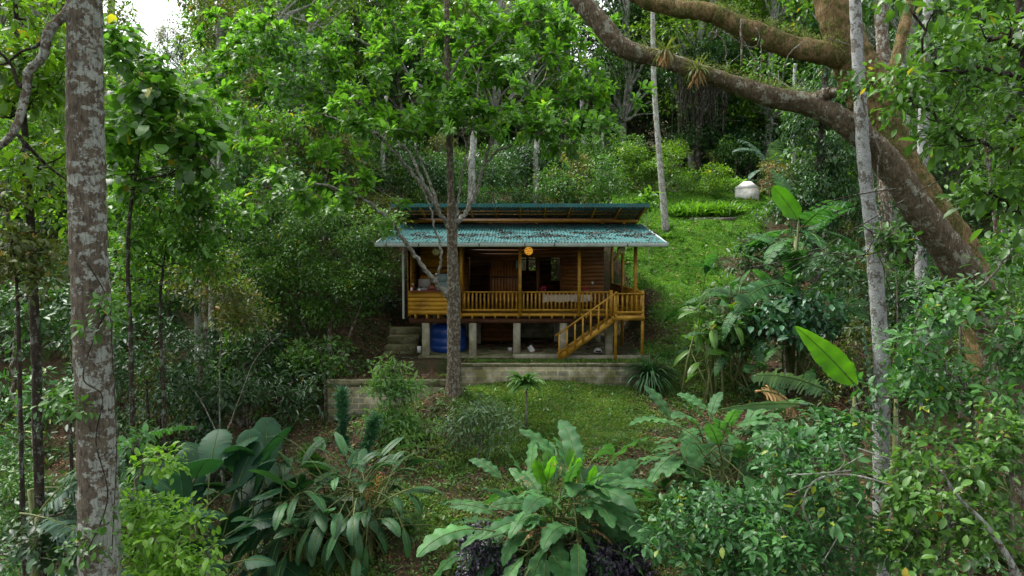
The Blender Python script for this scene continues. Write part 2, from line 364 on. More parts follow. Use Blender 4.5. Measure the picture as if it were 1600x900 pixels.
def plant(name, label, cat, Y, path, r0, r1, crowns, leaf, mat, bark, ls, dens=1.0, rc=None, group=None,
          seed=0, limb_r=None, style='clump', kind_tip=8, extra=(), wob=.02, toground=True, droop=.3, nlimb=60, flat=.6, lobes=(), trunkname='trunk', wide=1.0, sides=12, bump=.03):
    """a tree or shrub: path = trunk as picture points at depth Y; crowns = ellipsoids (px,py,rx,ry[,dY,depth])
    extra = further limbs [(r_start,r_end,[(px,py,dY)...])]"""
    rng = np.random.default_rng(seed + 1000)
    pts = [at(p[0], p[1], Y + (p[2] if len(p) > 2 else 0)) for p in path]
    b = pts[0].copy()
    if toground:
        gz = g1(b[0], b[1])
        if gz < b[2] - .2: pts.insert(0, np.array([b[0] + rng.normal() * .1, b[1], gz - .25]))
        else: pts[0][2] = gz - .25
        b = pts[0]
    root = empty(name, (b[0], b[1], max(b[2], g1(b[0], b[1]) if toground else b[2])), label, cat, group)
    T = MB()
    SPt = smoothpath(pts, 7)
    L = np.linspace(0, 1, len(SPt))
    rad = r0 + (r1 - r0) * L
    if r0 > .12 and toground: rad = rad * (1 + .5 * np.exp(-L * 14))
    T.tube(SPt + rng.normal(size=SPt.shape) * np.array([1, 1, 0]) * r0 * .06, rad, sides if r0 < .15 else max(18, sides), bump, rng)
    samples = [(SPt[len(SPt) // 4:], rad[len(SPt) // 4:])]
    for (ra, rb, pp) in extra:
        q = smoothpath([at(p[0], p[1], Y + (p[2] if len(p) > 2 else 0)) for p in pp], 6)
        q[1:] += rng.normal(size=q[1:].shape) * ra * .12
        rr = np.linspace(ra, rb, len(q)); T.tube(q, rr, 8, .02, rng); samples.append((q, rr))
    SP_, SR_ = np.vstack([s[0] for s in samples]), np.concatenate([s[1] for s in samples])
    cl = []; CR = []
    for c in crowns:
        dY = c[4] if len(c) > 4 else 0; C = at(c[0], c[1], Y + dY); k = (Y + dY) / FPX
        rx, rz = c[2] * k, c[3] * k; ry = c[5] if len(c) > 5 else min(rx, 3.0)
        q = rc or max(.35, .32 * min(rx, rz)); CR.append(q)
        e = fill_ellipsoid(rng, C, (rx, ry, rz), q, dens)
        cl.append(e)
        j = np.argmin(np.linalg.norm(SP_ - C, axis=1) + np.where(SP_[:, 2] > C[2], 3.0, 0))
        if nlimb:
            q2 = bez(SP_[j], C, 8, 0, .15 * rx, rng, .05); rr = np.linspace(min(SR_[j] * .7, .12), .02, 8)
            T.tube(q2, rr, 6); SP_ = np.vstack([SP_, q2[2:]]); SR_ = np.concatenate([SR_, rr[2:]])
    M = MB(); nleft = nlimb
    for e, q in zip(cl, CR):
        order = rng.permutation(len(e))
        for ii in order:
            C = e[ii]
            if toground and C[2] < g1(C[0], C[1]) + .1: C = C * 1; C[2] = g1(C[0], C[1]) + .1 + rng.random() * .3
            j = np.argmin(np.linalg.norm(SP_ - C, axis=1) + np.where(SP_[:, 2] > C[2], 1.0, 0))
            base = SP_[j]
            if nleft > 0:
                nleft -= 1
                r_ = min(SR_[j] * .6, .035)
                qq = bez(base, C, 6, 0, .1, rng, .03); T.tube(qq, np.linspace(max(r_, .008), .005, 6), 5, caps=False)
                if len(SP_) < 4000: SP_ = np.vstack([SP_, qq[3:4]]); SR_ = np.append(SR_, r_ * .6)
            rr = q * (.6 + .7 * rng.random())
            if style == 'clump':
                lc = ls * rng.uniform(.72, 1.3); n = int(max(8, 11.0 * (rr / lc) ** 2 * .8))
                clump_leaves(M, rng, C, rr, n, lc, leaf, flat, droop, 0, wide)
            else:
                n = int(max(2, 2.2 * (rr / ls) ** 2 * .55))
                u = unit(rng, n, .3); P = C + u * rr * np.array([1, 1, flat]) * (.4 + .6 * rng.random((n, 1)))
                A = nrm(nrm(P - base) + UP * .55 + u * .4)
                rosettes(M, rng, P, A, kind_tip, ls, leaf, 1.0, droop)
                if nleft > 0:
                    for p_, a_ in list(zip(P, A))[:6]:
                        T.tube(bez(C - UP * .1, p_, 4), np.linspace(.012, .006, 4), 4, caps=False)
    T.build(trunkname, MATS[bark], root, True)
    if M.n: M.build('crown', MATS[mat], root)
    return root
# ---------------------------------------------------------------- the ground
def lawn(x, y):
    xr = np.interp(y, [20, 26, 30, 36, 43, 48], [6.5, 8.2, 9.2, 11.8, 17, 19])
    wob = .8 * np.sin(x * 1.7 + y) + .5 * np.sin(y * 2.1 - x * .7)
    hill = sm(5.0 + .9 * (1 - sm(29, 33, y)), 6.4 + 1.2 * (1 - sm(29, 33, y)), x + .5 * wob) * (1 - sm(xr - 1, xr + .6, x + wob)) * sm(26.0, 29.5, y + wob) * (1 - sm(45, 49, y))
    hill = np.maximum(hill, sm(36, 38, y) * (1 - sm(45, 48, y)) * sm(5.6, 7.6, x) * (1 - sm(xr - 1, xr + .6, x)))
    near = sm(-2.6, -.6, x + .5 * wob) * (1 - sm(3.2, 5.0, x + .4 * wob)) * sm(17.0, 19.0, y + .6 * wob) * (1 - sm(23.9, 24.1, y))
    side = .55 * sm(4.8, 5.6, x) * (1 - sm(7.0, 8.8, x + wob)) * sm(21, 23, y) * (1 - sm(27, 29, y))
    low = .8 * sm(-5.5, -4, x + wob) * (1 - sm(4, 6, x)) * (1 - sm(16.5, 18, y)) * (.6 + .4 * np.sin(x * 1.3 + y * 1.9))
    bench = .75 * sm(-1.8, -1.2, x) * (1 - sm(4.6, 5.2, x)) * sm(24.2, 24.3, y) * (1 - sm(24.9, 25.3, y))
    return np.clip(np.maximum.reduce([hill, near, side, low, bench]), 0, 1)
def hillness(y): return sm(25, 30, y)
xs = np.unique(np.concatenate([np.linspace(-140, -24, 36), np.linspace(-24, 24, 241), np.linspace(24, 140, 36)]))
ys = np.unique(np.concatenate([np.linspace(-30, 8, 16), np.linspace(8, 48, 260), np.linspace(48, 170, 80), [23.28, 23.44, 24.1, 24.28]]))
XX, YY = np.meshgrid(xs, ys)
ZZ = G(XX, YY)
gm = MB(); nx = len(xs)
ii, jj = np.meshgrid(np.arange(len(ys) - 1), np.arange(nx - 1), indexing='ij'); k0 = (ii * nx + jj).ravel()
gm.add(np.stack([XX, YY, ZZ], -1).reshape(-1, 3), np.stack([k0, k0 + 1, k0 + nx + 1, k0 + nx], -1))
m, t = newmat('ground')
atn = N(t, 'ShaderNodeAttribute', attribute_name='lawn')
ath = N(t, 'ShaderNodeAttribute', attribute_name='hill')
co = objco(t)
soil = ramp(t, noise(t, 3.5, 8, .7, co), [(.25, (.022, .015, .009)), (.5, (.048, .031, .019)), (.68, (.085, .055, .034)), (.85, (.13, .095, .06))])
soil = mixc(t, ramp(t, noise(t, 25, 4, .7, co), [(.45, 0), (.62, .6)]), soil, (.13, .085, .055))
soil = mixc(t, ramp(t, noise(t, 1.1, 5, .7, co), [(.42, 0), (.58, .85)]), soil, (.026, .042, .012))
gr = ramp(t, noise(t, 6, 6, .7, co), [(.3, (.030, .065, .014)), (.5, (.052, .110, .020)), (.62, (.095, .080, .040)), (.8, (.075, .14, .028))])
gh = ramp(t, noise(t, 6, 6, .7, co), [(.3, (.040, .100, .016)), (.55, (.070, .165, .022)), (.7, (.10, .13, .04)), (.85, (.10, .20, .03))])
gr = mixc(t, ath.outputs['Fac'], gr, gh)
ad = N(t, 'ShaderNodeMath', operation='MULTIPLY_ADD'); ad.inputs[1].default_value = 1.1; ad.inputs[2].default_value = -.55
t.links.new(noise(t, 2.4, 7, .75, co), ad.inputs[0])
ad2 = N(t, 'ShaderNodeMath', operation='ADD'); t.links.new(atn.outputs['Fac'], ad2.inputs[0]); t.links.new(ad.outputs[0], ad2.inputs[1])
col = mixc(t, ramp(t, ad2.outputs[0], [(.35, 0), (.6, 1)]), soil, gr)
finish(t, col, .95, noise(t, 14, 8, .75, co), .9, .08, .1)
ground = gm.build('ground', m, None, True); tag(ground, 'sloping forest floor of grass, bare soil and fallen leaves', kind='structure')
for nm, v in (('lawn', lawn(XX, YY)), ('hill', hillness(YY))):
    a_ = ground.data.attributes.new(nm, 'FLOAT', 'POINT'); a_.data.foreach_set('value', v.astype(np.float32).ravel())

def scatter(rng, n, x0, x1, y0, y1, maskf, view=True):
    x = rng.uniform(x0, x1, n); y = rng.uniform(y0, y1, n)
    k = rng.random(n) < maskf(x, y)
    if view: k &= np.abs(x) < y * .95 + 2
    x, y = x[k], y[k]
    return np.stack([x, y, G(x, y)], -1)
rng = np.random.default_rng(5)
# grass blades and small clover-like leaves of the two lawns
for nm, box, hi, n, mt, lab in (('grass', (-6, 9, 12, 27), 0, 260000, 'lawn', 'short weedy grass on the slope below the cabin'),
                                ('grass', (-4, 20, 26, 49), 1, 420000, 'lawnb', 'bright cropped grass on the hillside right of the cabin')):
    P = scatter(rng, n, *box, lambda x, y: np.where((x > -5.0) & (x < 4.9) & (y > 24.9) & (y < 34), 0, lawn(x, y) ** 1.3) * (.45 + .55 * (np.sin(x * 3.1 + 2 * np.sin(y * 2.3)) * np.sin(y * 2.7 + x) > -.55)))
    M = MB(); k = len(P)
    h = .05 + .07 * rng.random(k); D = UP * .9 + unit(rng, k) * .75; D[:, 2] = np.abs(D[:, 2]) + .15
    c = rng.random(k) < .5
    leaves(M, P[c], D[c], unit(rng, c.sum()), h[c] * 1.25, 'thin', wide=1.5)
    c = ~c
    D2 = unit(rng, k); D2[:, 2] = .1 + .5 * rng.random(k)
    leaves(M, P[c] + UP * .03, D2[c], UP + unit(rng, c.sum()) * .35, h[c] * .9, 'far', wide=1.3)
    tag(M.build(nm, MATS[mt]), lab, kind='stuff')
# fallen leaves
def dry(x, y):
    return np.clip(.10 + .9 * (1 - lawn(x, y)) * (np.sin(x * 1.1 + 1.3 * np.sin(y * .9)) * .3 + .7), 0, 1) * np.where((x > -4.4) & (x < 5) & (y > 24.6) & (y < 34), .06, 1)
P = scatter(rng, 240000, -20, 20, 11, 38, dry)
M = MB(); k = len(P); D = unit(rng, k); D[:, 2] *= .35
leaves(M, P + UP * .025, D, UP + unit(rng, k) * .5, .05 + .11 * rng.random(k) ** 2, 'far', wide=.9)
tag(M.build('fallen_leaves', MATS['litter']), 'brown fallen leaves lying over the slope', kind='stuff')
# sticks on the ground
M = MB()
for p in scatter(rng, 420, -9, 9, 13, 30, lambda x, y: 1 - .8 * lawn(x, y)):
    a = rng.random() * 6.3; L = .2 + .5 * rng.random(); q = p + np.array([math.cos(a) * L, math.sin(a) * L, 0]); q[2] = g1(q[0], q[1]) + .04
    M.tube([p + UP * .03, (p + q) / 2 + UP * .05, q], [.008, .007, .004], 4, caps=False)
tag(M.build('twig_litter', MATS['twig']), 'thin dead sticks strewn over the slope', kind='stuff')

# ---------------------------------------------------------------- cabin materials
def plankmat(name, c1, c2, sx=(1, 6, 6), rough=.45):
    m, t = newmat(name)
    c = ramp(t, noise(t, 3, 6, .65, objco(t, sx)), [(.3, c1), (.7, c2)])
    g = t.nodes.new('ShaderNodeNewGeometry')
    v = ramp(t, g.outputs['Random Per Island'], [(0, .78), (1, 1.15)])
    c = mixc(t, 1.0, c, v, 'MULTIPLY')
    st = ramp(t, noise(t, 1.4, 6, .7, objco(t, (1, 1, 1.8))), [(.34, (.50, .47, .45)), (.52, (1, 1, 1)), (.75, (1.08, 1.05, 1.0))]); c = mixc(t, 1.0, c, st, 'MULTIPLY')
    finish(t, c, rough, noise(t, 6, 5, .7, objco(t, sx)), .25, .01, .3); return m
plankmat('wood_orange', (.30, .145, .009), (.44, .225, .015), (.5, 6, 9))
plankmat('wood_rail', (.26, .135, .013), (.42, .225, .024), (3, 3, 3))
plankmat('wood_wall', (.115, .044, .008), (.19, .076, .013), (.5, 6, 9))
plankmat('wood_dark', (.055, .022, .010), (.10, .040, .016), (2, 3, 3), .7)
m, t = newmat('concrete')
c = ramp(t, noise(t, 4, 7, .7, objco(t)), [(.3, (.17, .155, .105)), (.55, (.29, .27, .20)), (.75, (.38, .36, .29))])
c = mixc(t, ramp(t, noise(t, 1.6, 5, .7, objco(t)), [(.48, 0), (.66, .75)]), c, (.14, .13, .035))
finish(t, c, .95, noise(t, 18, 6, .7, objco(t)), .5, .01, .15)
m, t = newmat('concrete_mossy_dark')
c = ramp(t, noise(t, 4, 7, .7, objco(t)), [(.3, (.10, .095, .05)), (.55, (.19, .175, .11)), (.75, (.27, .26, .18))])
c = mixc(t, ramp(t, noise(t, 2.2, 6, .7, objco(t)), [(.42, 0), (.6, .85)]), c, (.055, .065, .018))
finish(t, c, .95, noise(t, 18, 6, .7, objco(t)), .5, .01, .1)
m, t = newmat('block_wall')
br = N(t, 'ShaderNodeTexBrick', Scale=1.0); br.offset = .5
br.inputs['Color1'].default_value = (.9, .9, .9, 1); br.inputs['Color2'].default_value = (.52, .54, .58, 1); br.inputs['Mortar'].default_value = (1.05, 1.0, .8, 1)
br.inputs['Mortar Size'].default_value = .018; br.inputs['Brick Width'].default_value = .4; br.inputs['Row Height'].default_value = .2
tc = t.nodes.new('ShaderNodeTexCoord'); sx = N(t, 'ShaderNodeSeparateXYZ'); cx = N(t, 'ShaderNodeCombineXYZ')
t.links.new(tc.outputs['Object'], sx.inputs[0]); t.links.new(sx.outputs[0], cx.inputs[0]); t.links.new(sx.outputs[2], cx.inputs[1]); t.links.new(cx.outputs[0], br.inputs['Vector'])
c = ramp(t, noise(t, 3, 7, .7, objco(t)), [(.3, (.14, .135, .085)), (.55, (.27, .26, .19)), (.75, (.37, .36, .29))])
c = mixc(t, ramp(t, noise(t, 1.3, 5, .7, objco(t)), [(.44, 0), (.64, .85)]), c, (.095, .095, .03))
c = mixc(t, 1.0, c, br.outputs['Color'], 'MULTIPLY')
finish(t, c, .95, br.outputs['Fac'], -.6, .015, .1)
m, t = newmat('pale_cap')
c = ramp(t, noise(t, 5, 7, .7, objco(t)), [(.4, (.16, .16, .09)), (.6, (.46, .44, .33))]); finish(t, c, .9, None, spec=.1)
m, t = newmat('roof_green')
c = ramp(t, noise(t, 2.2, 7, .7, objco(t)), [(.3, (.014, .092, .092)), (.55, (.024, .138, .138)), (.8, (.06, .165, .165))])
c = mixc(t, ramp(t, noise(t, 3, 6, .7, objco(t, (5, .5, 1))), [(.45, 0), (.68, .75)]), c, (.07, .08, .07))
finish(t, c, ramp(t, noise(t, 5, 4, .6, objco(t)), [(.3, .5), (.7, .8)]), noise(t, 9, 3, .6, objco(t)), .1, .01, .25)
m, t = newmat('roof_under')
c = ramp(t, noise(t, 3, 5, .6, objco(t)), [(.3, (.10, .16, .15)), (.7, (.19, .26, .25))]); finish(t, c, .45, None, spec=.4)
def plain(name, c, rough=.6, var=.2, sc=5, spec=.3, **k):
    m, t = newmat(name)
    cc = ramp(t, noise(t, sc, 5, .6, objco(t)), [(.3, tuple(v * (1 - var) for v in c)), (.7, tuple(min(1, v * (1 + var)) for v in c))])
    finish(t, cc, rough, None, spec=spec, **k); return m
plain('gutter', (.50, .56, .54), .5, .15)
plain('pipe_white', (.62, .64, .60), .5, .1)
plain('tank_blue', (.005, .038, .20), .38, .12, 2, .5)
plain('white_stuff', (.62, .62, .58), .6, .12)
plain('fridge_grey', (.22, .29, .28), .4, .1)
plain('cloth_grey', (.40, .39, .36), .9, .15, 20)
plain('black_stuff', (.03, .03, .03), .6, .3)
plain('red_brown', (.16, .045, .025), .5, .3)
plain('pink', (.60, .05, .10), .6, .3, 30)
plain('glass_bottle', (.12, .05, .02), .2, .3)
plain('picture_grey', (.30, .29, .31), .6, .4, 14)
m, t = newmat('tomb_white')
c_ = ramp(t, noise(t, 3, 6, .7, objco(t, (1, 1, .6))), [(.35, (.36, .35, .30)), (.6, (.62, .62, .58))]); c_ = mixc(t, ramp(t, noise(t, 5, 6, .75, objco(t)), [(.58, 0), (.66, .9)]), c_, (.12, .11, .08)); finish(t, c_, .9, spec=.1)
m, t = newmat('lamp_lit')
vo = N(t, 'ShaderNodeTexVoronoi', Scale=14.0); vo.feature = 'DISTANCE_TO_EDGE'; t.links.new(objco(t), vo.inputs['Vector'])
c = ramp(t, vo.outputs['Distance'], [(.0, (.80, .42, .05)), (.16, (.65, .25, .02)), (.3, (.28, .08, .01))])
finish(t, c, .6, emit=c, estr=.28)
m, t = newmat('lamp_off')
vo = N(t, 'ShaderNodeTexVoronoi', Scale=14.0); vo.feature = 'DISTANCE_TO_EDGE'; t.links.new(objco(t), vo.inputs['Vector'])
c = ramp(t, vo.outputs['Distance'], [(.0, (.60, .55, .30)), (.16, (.42, .36, .16)), (.3, (.10, .07, .03))]); finish(t, c, .6)

# ---------------------------------------------------------------- the cabin
FY, ZF, ZR = 25.7, -2.14, -1.31
KY = 24.8
cab = empty('wooden_cabin', (.4, 29, -3.78), 'orange-brown wooden cabin on concrete piers with green corrugated roofs and a porch', 'cabin')
XL, XR, XM = -3.88, 3.75, -1.9
def ph(px, Y): return (px - 800) / FPX * Y
def pz(py, Y): return at(800, py, Y)[2]
def planks(mb, x0, x1, y, z0, z1, holes=(), row=.16, th=.025, gap=.0025):
    z = z0
    while z < z1 - .01:
        zt = min(z + row, z1); segs = [(x0, x1)]
        for (a, b, c, d) in holes:
            if zt > c + .01 and z < d - .01:
                ns = []
                for (s, e) in segs:
                    if b <= s or a >= e: ns.append((s, e)); continue
                    if a > s: ns.append((s, a))
                    if b < e: ns.append((b, e))
                segs = ns
        for s, e in segs: mb.box(s, e, y, y + th, z + gap, zt)
        z = zt
# floor and joists
M = MB()
y = FY + .02
while y < 33.2: M.box(XL, XR, y, y + .135, ZF - .03, ZF); y += .14
M.build('porch_floor', MATS['wood_rail'], cab)
M = MB()
for x in np.arange(XL + .25, XR, .425): M.box(x, x + .05, FY - .04, 33.2, ZF - .19, ZF - .031)
M.build('floor_joist', MATS['wood_rail'], cab)
M = MB(); M.box(XL + .02, XR, FY + .15, FY + .3, ZF - .37, ZF - .192); M.box(XL + .02, XR, 29.5, 29.65, ZF - .37, ZF - .192); M.box(XL + .02, XR, 32.8, 32.95, ZF - .37, ZF - .192)
M.build('floor_beam', MATS['wood_dark'], cab)
M = MB(); M.box(XM + .05, 3.68, FY - .03, FY - .001, ZF - .10, ZF - .012); M.build('floor_rim', MATS['wood_orange'], cab)
for i, px in enumerate((665, 738.5, 807.5, 880.5, 952)):
    x = ph(px, 25.95)
    M = MB(); M.box(x - .135, x + .135, 25.85, 26.12, -4.0, ZF - .372); M.build('pier', MATS['concrete'], cab)
    for yy in (29.45, 32.6):
        M = MB(); M.box(x - .135, x + .135, yy, yy + .27, -4.0, ZF - .372); M.build('pier', MATS['concrete'], cab)
# block wall closing the space beneath the rear half
M = MB(); M.box(XL + .3, XR - .1, 31.6, 31.75, -4.0, -3.0); M.build('rear_block_wall', MATS['block_wall'], cab)
M = MB(); planks(M, -1.35, 0.1, 30.2, -3.75, ZF - .2, row=.2); M.build('underfloor_board_wall', MATS['wood_wall'], cab)
# porch rear wall with doors and window
WY = 28.2
wx = lambda p: ph(p, WY)
d0 = (wx(733), wx(765), -3, pz(407, WY)); d1 = (wx(815), wx(838), -3, pz(406, WY)); w1 = (wx(843), wx(875), pz(458, WY), pz(406, WY))
ZT = 0.95
M = MB(); planks(M, XL, XR, WY, ZF, ZT, [d0, d1, w1]); M.build('porch_wall', MATS['wood_wall'], cab)
for (a, b, c, d), nm in ((d0, 'door_frame'), (d1, 'door_frame'), (w1, 'window_frame')):
    M = MB(); c = max(c, ZF)
    M.box(a - .05, a, WY - .02, WY + .10, c, d + .05); M.box(b, b + .05, WY - .02, WY + .10, c, d + .05); M.box(a, b, WY - .02, WY + .10, d, d + .05)
    if nm[0] == 'w': M.box(a - .05, b + .05, WY - .025, WY + .10, c - .05, c)
    M.build(nm, MATS['wood_dark'], cab)
M = MB()
for k in range(9):
    x0 = wx(768) + k * (wx(810) - wx(768)) / 9; M.box(x0, x0 + (wx(810) - wx(768)) / 9 - .012, WY - .03, WY - .003, ZF, pz(407, WY))
dr = M.build('door', MATS['wood_wall'], cab)
for z_ in (-.9, -1.9):
    M = MB(); M.box(wx(768), wx(810), WY - .05, WY - .031, z_, z_ + .1); M.build('door_batten', MATS['wood_dark'], dr)
# cabin rear and side walls
RY = 33.2
rx = lambda p: ph(p, RY)
holes = [(rx(826), rx(836.5), pz(418, RY), pz(405, RY)), (rx(812), rx(822), pz(418, RY), pz(405, RY)), (rx(861), rx(882), pz(436, RY), pz(400, RY)), (rx(731), rx(734.5), pz(440, RY), pz(402, RY))]
M = MB(); planks(M, XL, XR, RY, ZF, ZT - .3, holes); M.build('rear_wall', MATS['wood_wall'], cab)
def ywall(mb, x, y0, y1, z0, zt0, zt1, row=.16, side=1):
    z = z0
    while z < max(zt0, zt1):
        z2 = min(z + row, max(zt0, zt1)); mb.box(x, x + .025, y0, y1, z + .006, z2); z = z2
M = MB(); ywall(M, XR - .026, WY + .026, RY - .001, ZF, ZT - .1, ZT - .1); M.build('side_wall', MATS['wood_wall'], cab)
M = MB(); ywall(M, XL, FY + .12, RY - .001, ZF, ZT - .5, ZT - .5); M.build('side_wall', MATS['wood_orange'], cab)
M = MB(); ywall(M, ph(812, 30), WY + .3, RY - .1, ZF, ZT - .2, ZT - .2); M.build('inner_wall', MATS['wood_dark'], cab)
# kitchen corner
M = MB(); planks(M, XL + .02, XM, FY - .03, ZF - .04, ZR - .02, row=.155); M.build('counter_panel', MATS['wood_orange'], cab)
M = MB(); M.box(XL + .05, XM + .1, FY - .12, FY + .45, ZR - .018, ZR + .03); M.build('counter_top', MATS['red_brown'], cab)
for x in (XL + .07, XM):
    M = MB(); M.box(x - .05, x + .06, FY, FY + .11, ZR + .03 if x > -3 else ZF, .42); M.build('corner_post', MATS['wood_rail'], cab)
M = MB(); M.box(XL - .001, XL + .10, FY + .0, FY + .09, ZF - .1, .36); M.build('trim_board', MATS['wood_orange'], cab)
M = MB(); planks(M, XL + .3, XM - .05, 27.0, ZF, .6, row=.17); M.build('kitchen_wall', MATS['wood_orange'], cab)
M = MB(); M.box(XL + .026, XM, FY + .12, 27.0, pz(386, 26.5) - .0, pz(386, 26.5) + .03); M.build('kitchen_ceiling', MATS['wood_dark'], cab)
M = MB(); ywall(M, XM - .026, FY + .8, WY, ZF, .7, .7); M.build('kitchen_side_wall', MATS['wood_orange'], cab)
for py in (418, 427):
    z = pz(py, 26.8); M = MB(); M.box(ph(655, 26.8), XM - .1, 26.72, 26.97, z - .02, z + .02); M.build('kitchen_shelf', MATS['wood_dark'], cab)
# posts, railings
def post(px, Y, w=.115, z0=ZF - .1, z1=None, name='post'):
    x = ph(px, Y); z1 = z1 if z1 is not None else roofz(Y) - .10
    M = MB(); M.box(x - w / 2, x + w / 2, Y - .05, Y + .07, z0, z1); return M.build(name, MATS['wood_rail'], cab)
EY, EZ, TY, TZ = 24.72, .455, 29.55, 1.33
def roofz(Y): return EZ + (Y - EY) * (TZ - EZ) / (TY - EY)
post(812.5, FY); post(905, FY); post(993, FY); post(973, 29.0, z0=-3.9, z1=.9); post(956, 32.7, z0=-3.5, z1=1.0)
M = MB(); a = at(956, 410, 32.7); b = at(972, 392, 32.7); M.bar(a, b, .07, .09); M.build('knee_brace', MATS['wood_rail'], cab)
def railing(p, q, z0, z1, n, name='railing', bw=.06, parent=cab):
    """rail from p to q (x,y), balusters as sub-parts"""
    p = np.array(p, float); q = np.array(q, float)
    M = MB(); M.bar((*p, z1 - .03), (*q, z1 - .03), .10, .05)
    r = M.build(name, MATS['wood_rail'], parent)
    B = MB(); B.bar((*p, z0), (*q, z0), .05, .07); B.build('bottom_rail', MATS['wood_rail'], r)
    for k in range(n):
        c = p + (q - p) * (k + .5) / n
        B = MB(); B.box(c[0] - bw / 2, c[0] + bw / 2, c[1] - .02, c[1] + .02, z0 + .03, z1 - .05); B.build('baluster', MATS['wood_rail'], r)
x0, x1, x2, x3 = XM + .06, ph(812.5, FY), ph(905, FY), ph(955, FY)
railing((x0, FY), (x1 - .06, FY), ZF + .13, ZR, 14); railing((x1 + .06, FY), (x2 - .06, FY), ZF + .13, ZR, 14); railing((x2 + .06, FY), (x3 - .05, FY), ZF + .13, ZR, 7)
M = MB(); M.box(x3 - .06, x3 + .06, FY - .06, FY + .06, ZF - .2, ZR + .04); M.build('newel_post', MATS['wood_rail'], cab)
# landing at the right, side rail
LX0, LX1 = ph(962, KY), 4.66
M = MB()
yy = KY
while yy < 26.6: M.box(LX0, LX1 + .06, yy, yy + .135, ZF - .03, ZF); yy += .14
M.build('landing_floor', MATS['wood_rail'], cab)
M = MB(); M.box(LX0 - .1, LX1 + .1, KY - .05, KY - .002, ZF - .17, ZF - .004); M.build('landing_fascia', MATS['wood_rail'], cab)
M = MB(); 
yy = 26.6
while yy < 32.8: M.box(XR + .002, LX1 + .06, yy, yy + .135, ZF - .03, ZF); yy += .14
M.build('side_walkway', MATS['wood_rail'], cab)
M = MB(); M.bar((4.68, KY, ZR + .02), (4.72, 32.75, ZR + .02), .11, .05); sr = M.build('side_railing', MATS['wood_rail'], cab)
M = MB()
for k in range(6): M.box(4.64, 4.665, KY + .06, 32.7, ZF + .02 + k * .135, ZF + .02 + k * .135 + .125)
M.build('side_boarding', MATS['wood_orange'], sr)
railing((LX0, KY), (LX1 + .06, KY), ZF + .12, ZR - .01, 6)
for x in (LX0 + .02, LX1 + .04):
    M = MB(); M.box(x - .05, x + .05, KY - .001, KY + .1, -3.95, ZR + .03); M.build('landing_post', MATS['wood_rail'], cab)
# stairs
st0 = np.array([ph(873, KY), KY, -3.74]); st1 = np.array([LX0 + .05, KY, ZF])
stair = MB(); stair.bar(st0 + [0, .0, .02], st1 + [0, 0, -.06], .045, .19); sp = stair.build('staircase', MATS['wood_rail'], cab)
M = MB(); M.bar(st0 + [0, .85, .02], st1 + [0, .85, -.06], .045, .19); M.build('stringer', MATS['wood_rail'], sp)
for k in range(8):
    c = st0 + (st1 - st0) * (k + .7) / 8.4
    M = MB(); M.box(c[0] - .02, c[0] + .24, KY + .024, KY + .826, c[2] + .06, c[2] + .095); M.build('tread', MATS['wood_rail'], sp)
h0, h1 = at(868, 525, KY - .03), at(963, 457, KY - .03)
M = MB(); M.bar(h0, h1, .08, .055); M.build('handrail', MATS['wood_rail'], sp)
for k in range(8):
    f = .06 + k * .13; c = h0 + (h1 - h0) * f; x = c[0]; g = (x - st0[0]) / (st1[0] - st0[0]); zb = st0[2] + g * (st1[2] - st0[2])
    M = MB(); M.box(x - .03, x + .03, KY - .065, KY - .025, zb if k else -3.75, c[2] - .03); M.build('newel' if k == 0 else 'baluster', MATS['wood_rail'], sp)
# roofs
def corr(name, x0, x1, ya, za, yb, zb, mat, per=.115, amp=.018, off=0.0, parent=cab):
    n = int((x1 - x0) / per * 6); xx = np.linspace(x0, x1, n); dz = amp * np.sin(2 * PI * xx / per)
    a = np.stack([xx, np.full(n, ya), za + dz + off], -1); b = np.stack([xx, np.full(n, yb), zb + dz + off], -1)
    i = np.arange(n - 1); F = np.stack([i, i + 1, i + 1 + n, i + n], -1)
    M = MB(); M.add(np.vstack([a, b]), F, 0); return M.build(name, mat, parent, True)
RX0, RX1 = -4.84, 5.52
lr = corr('lower_roof', RX0, RX1, EY - .06, EZ + .03, TY, TZ + .02, MATS['roof_green'])
corr('lower_roof_underside', RX0, RX1, EY - .04, EZ + .026, TY, TZ + .012, MATS['roof_under'], off=-.008, parent=lr)
for k in range(13):
    x = RX0 + .25 + k * (RX1 - RX0 - .5) / 12
    M = MB(); M.bar((x, EY + .05, roofz(EY + .05) - .08), (x, TY, TZ - .08), .05, .11); M.build('rafter', MATS['wood_dark'], cab)
M = MB(); M.box(XL - .1, 4.8, FY - .05, FY + .06, roofz(FY) - .28, roofz(FY) - .14); M.build('eave_beam', MATS['wood_dark'], cab)
M = MB()
for x in (RX0 + .02, RX1 - .02): M.bar((x, EY - .04, EZ - .0), (x, TY, TZ), .035, .09)
M.build('barge_flashing', MATS['gutter'], cab)
M = MB()
gy, gz = EY - .14, EZ - .045
prof = np.array([(.10, .06), (.09, -.03), (.05, -.075), (0, -.085), (-.04, -.07), (-.055, .03), (-.04, .06)])
a = np.array([(RX0 - .03, gy - p[0] + .05, gz + p[1]) for p in prof]); b = a + [RX1 - RX0 + .06, 0, 0]
i = np.arange(6); M.add(np.vstack([a, b]), np.stack([i, i + 1, i + 8, i + 7], -1)); M.F.append((np.array([list(range(7))]), 0)); M.F.append((np.array([list(range(13, 6, -1))]), 0))
gt = M.build('gutter', MATS['gutter'], cab)
for px in (604, 655, 749, 820, 866, 980):
    x = ph(px, gy); M = MB(); M.box(x - .015, x + .015, gy - .06, gy - .052, gz - .07, gz + .055); M.build('gutter_joint', MATS['black_stuff'], gt)
M = MB(); M.tube([(XL - .1, gy + .7, ZF - .15), (XL - .1, gy + .7, .32), (XL - .1, gy + .1, .38)], .04, 8); M.build('downpipe', MATS['pipe_white'], cab)
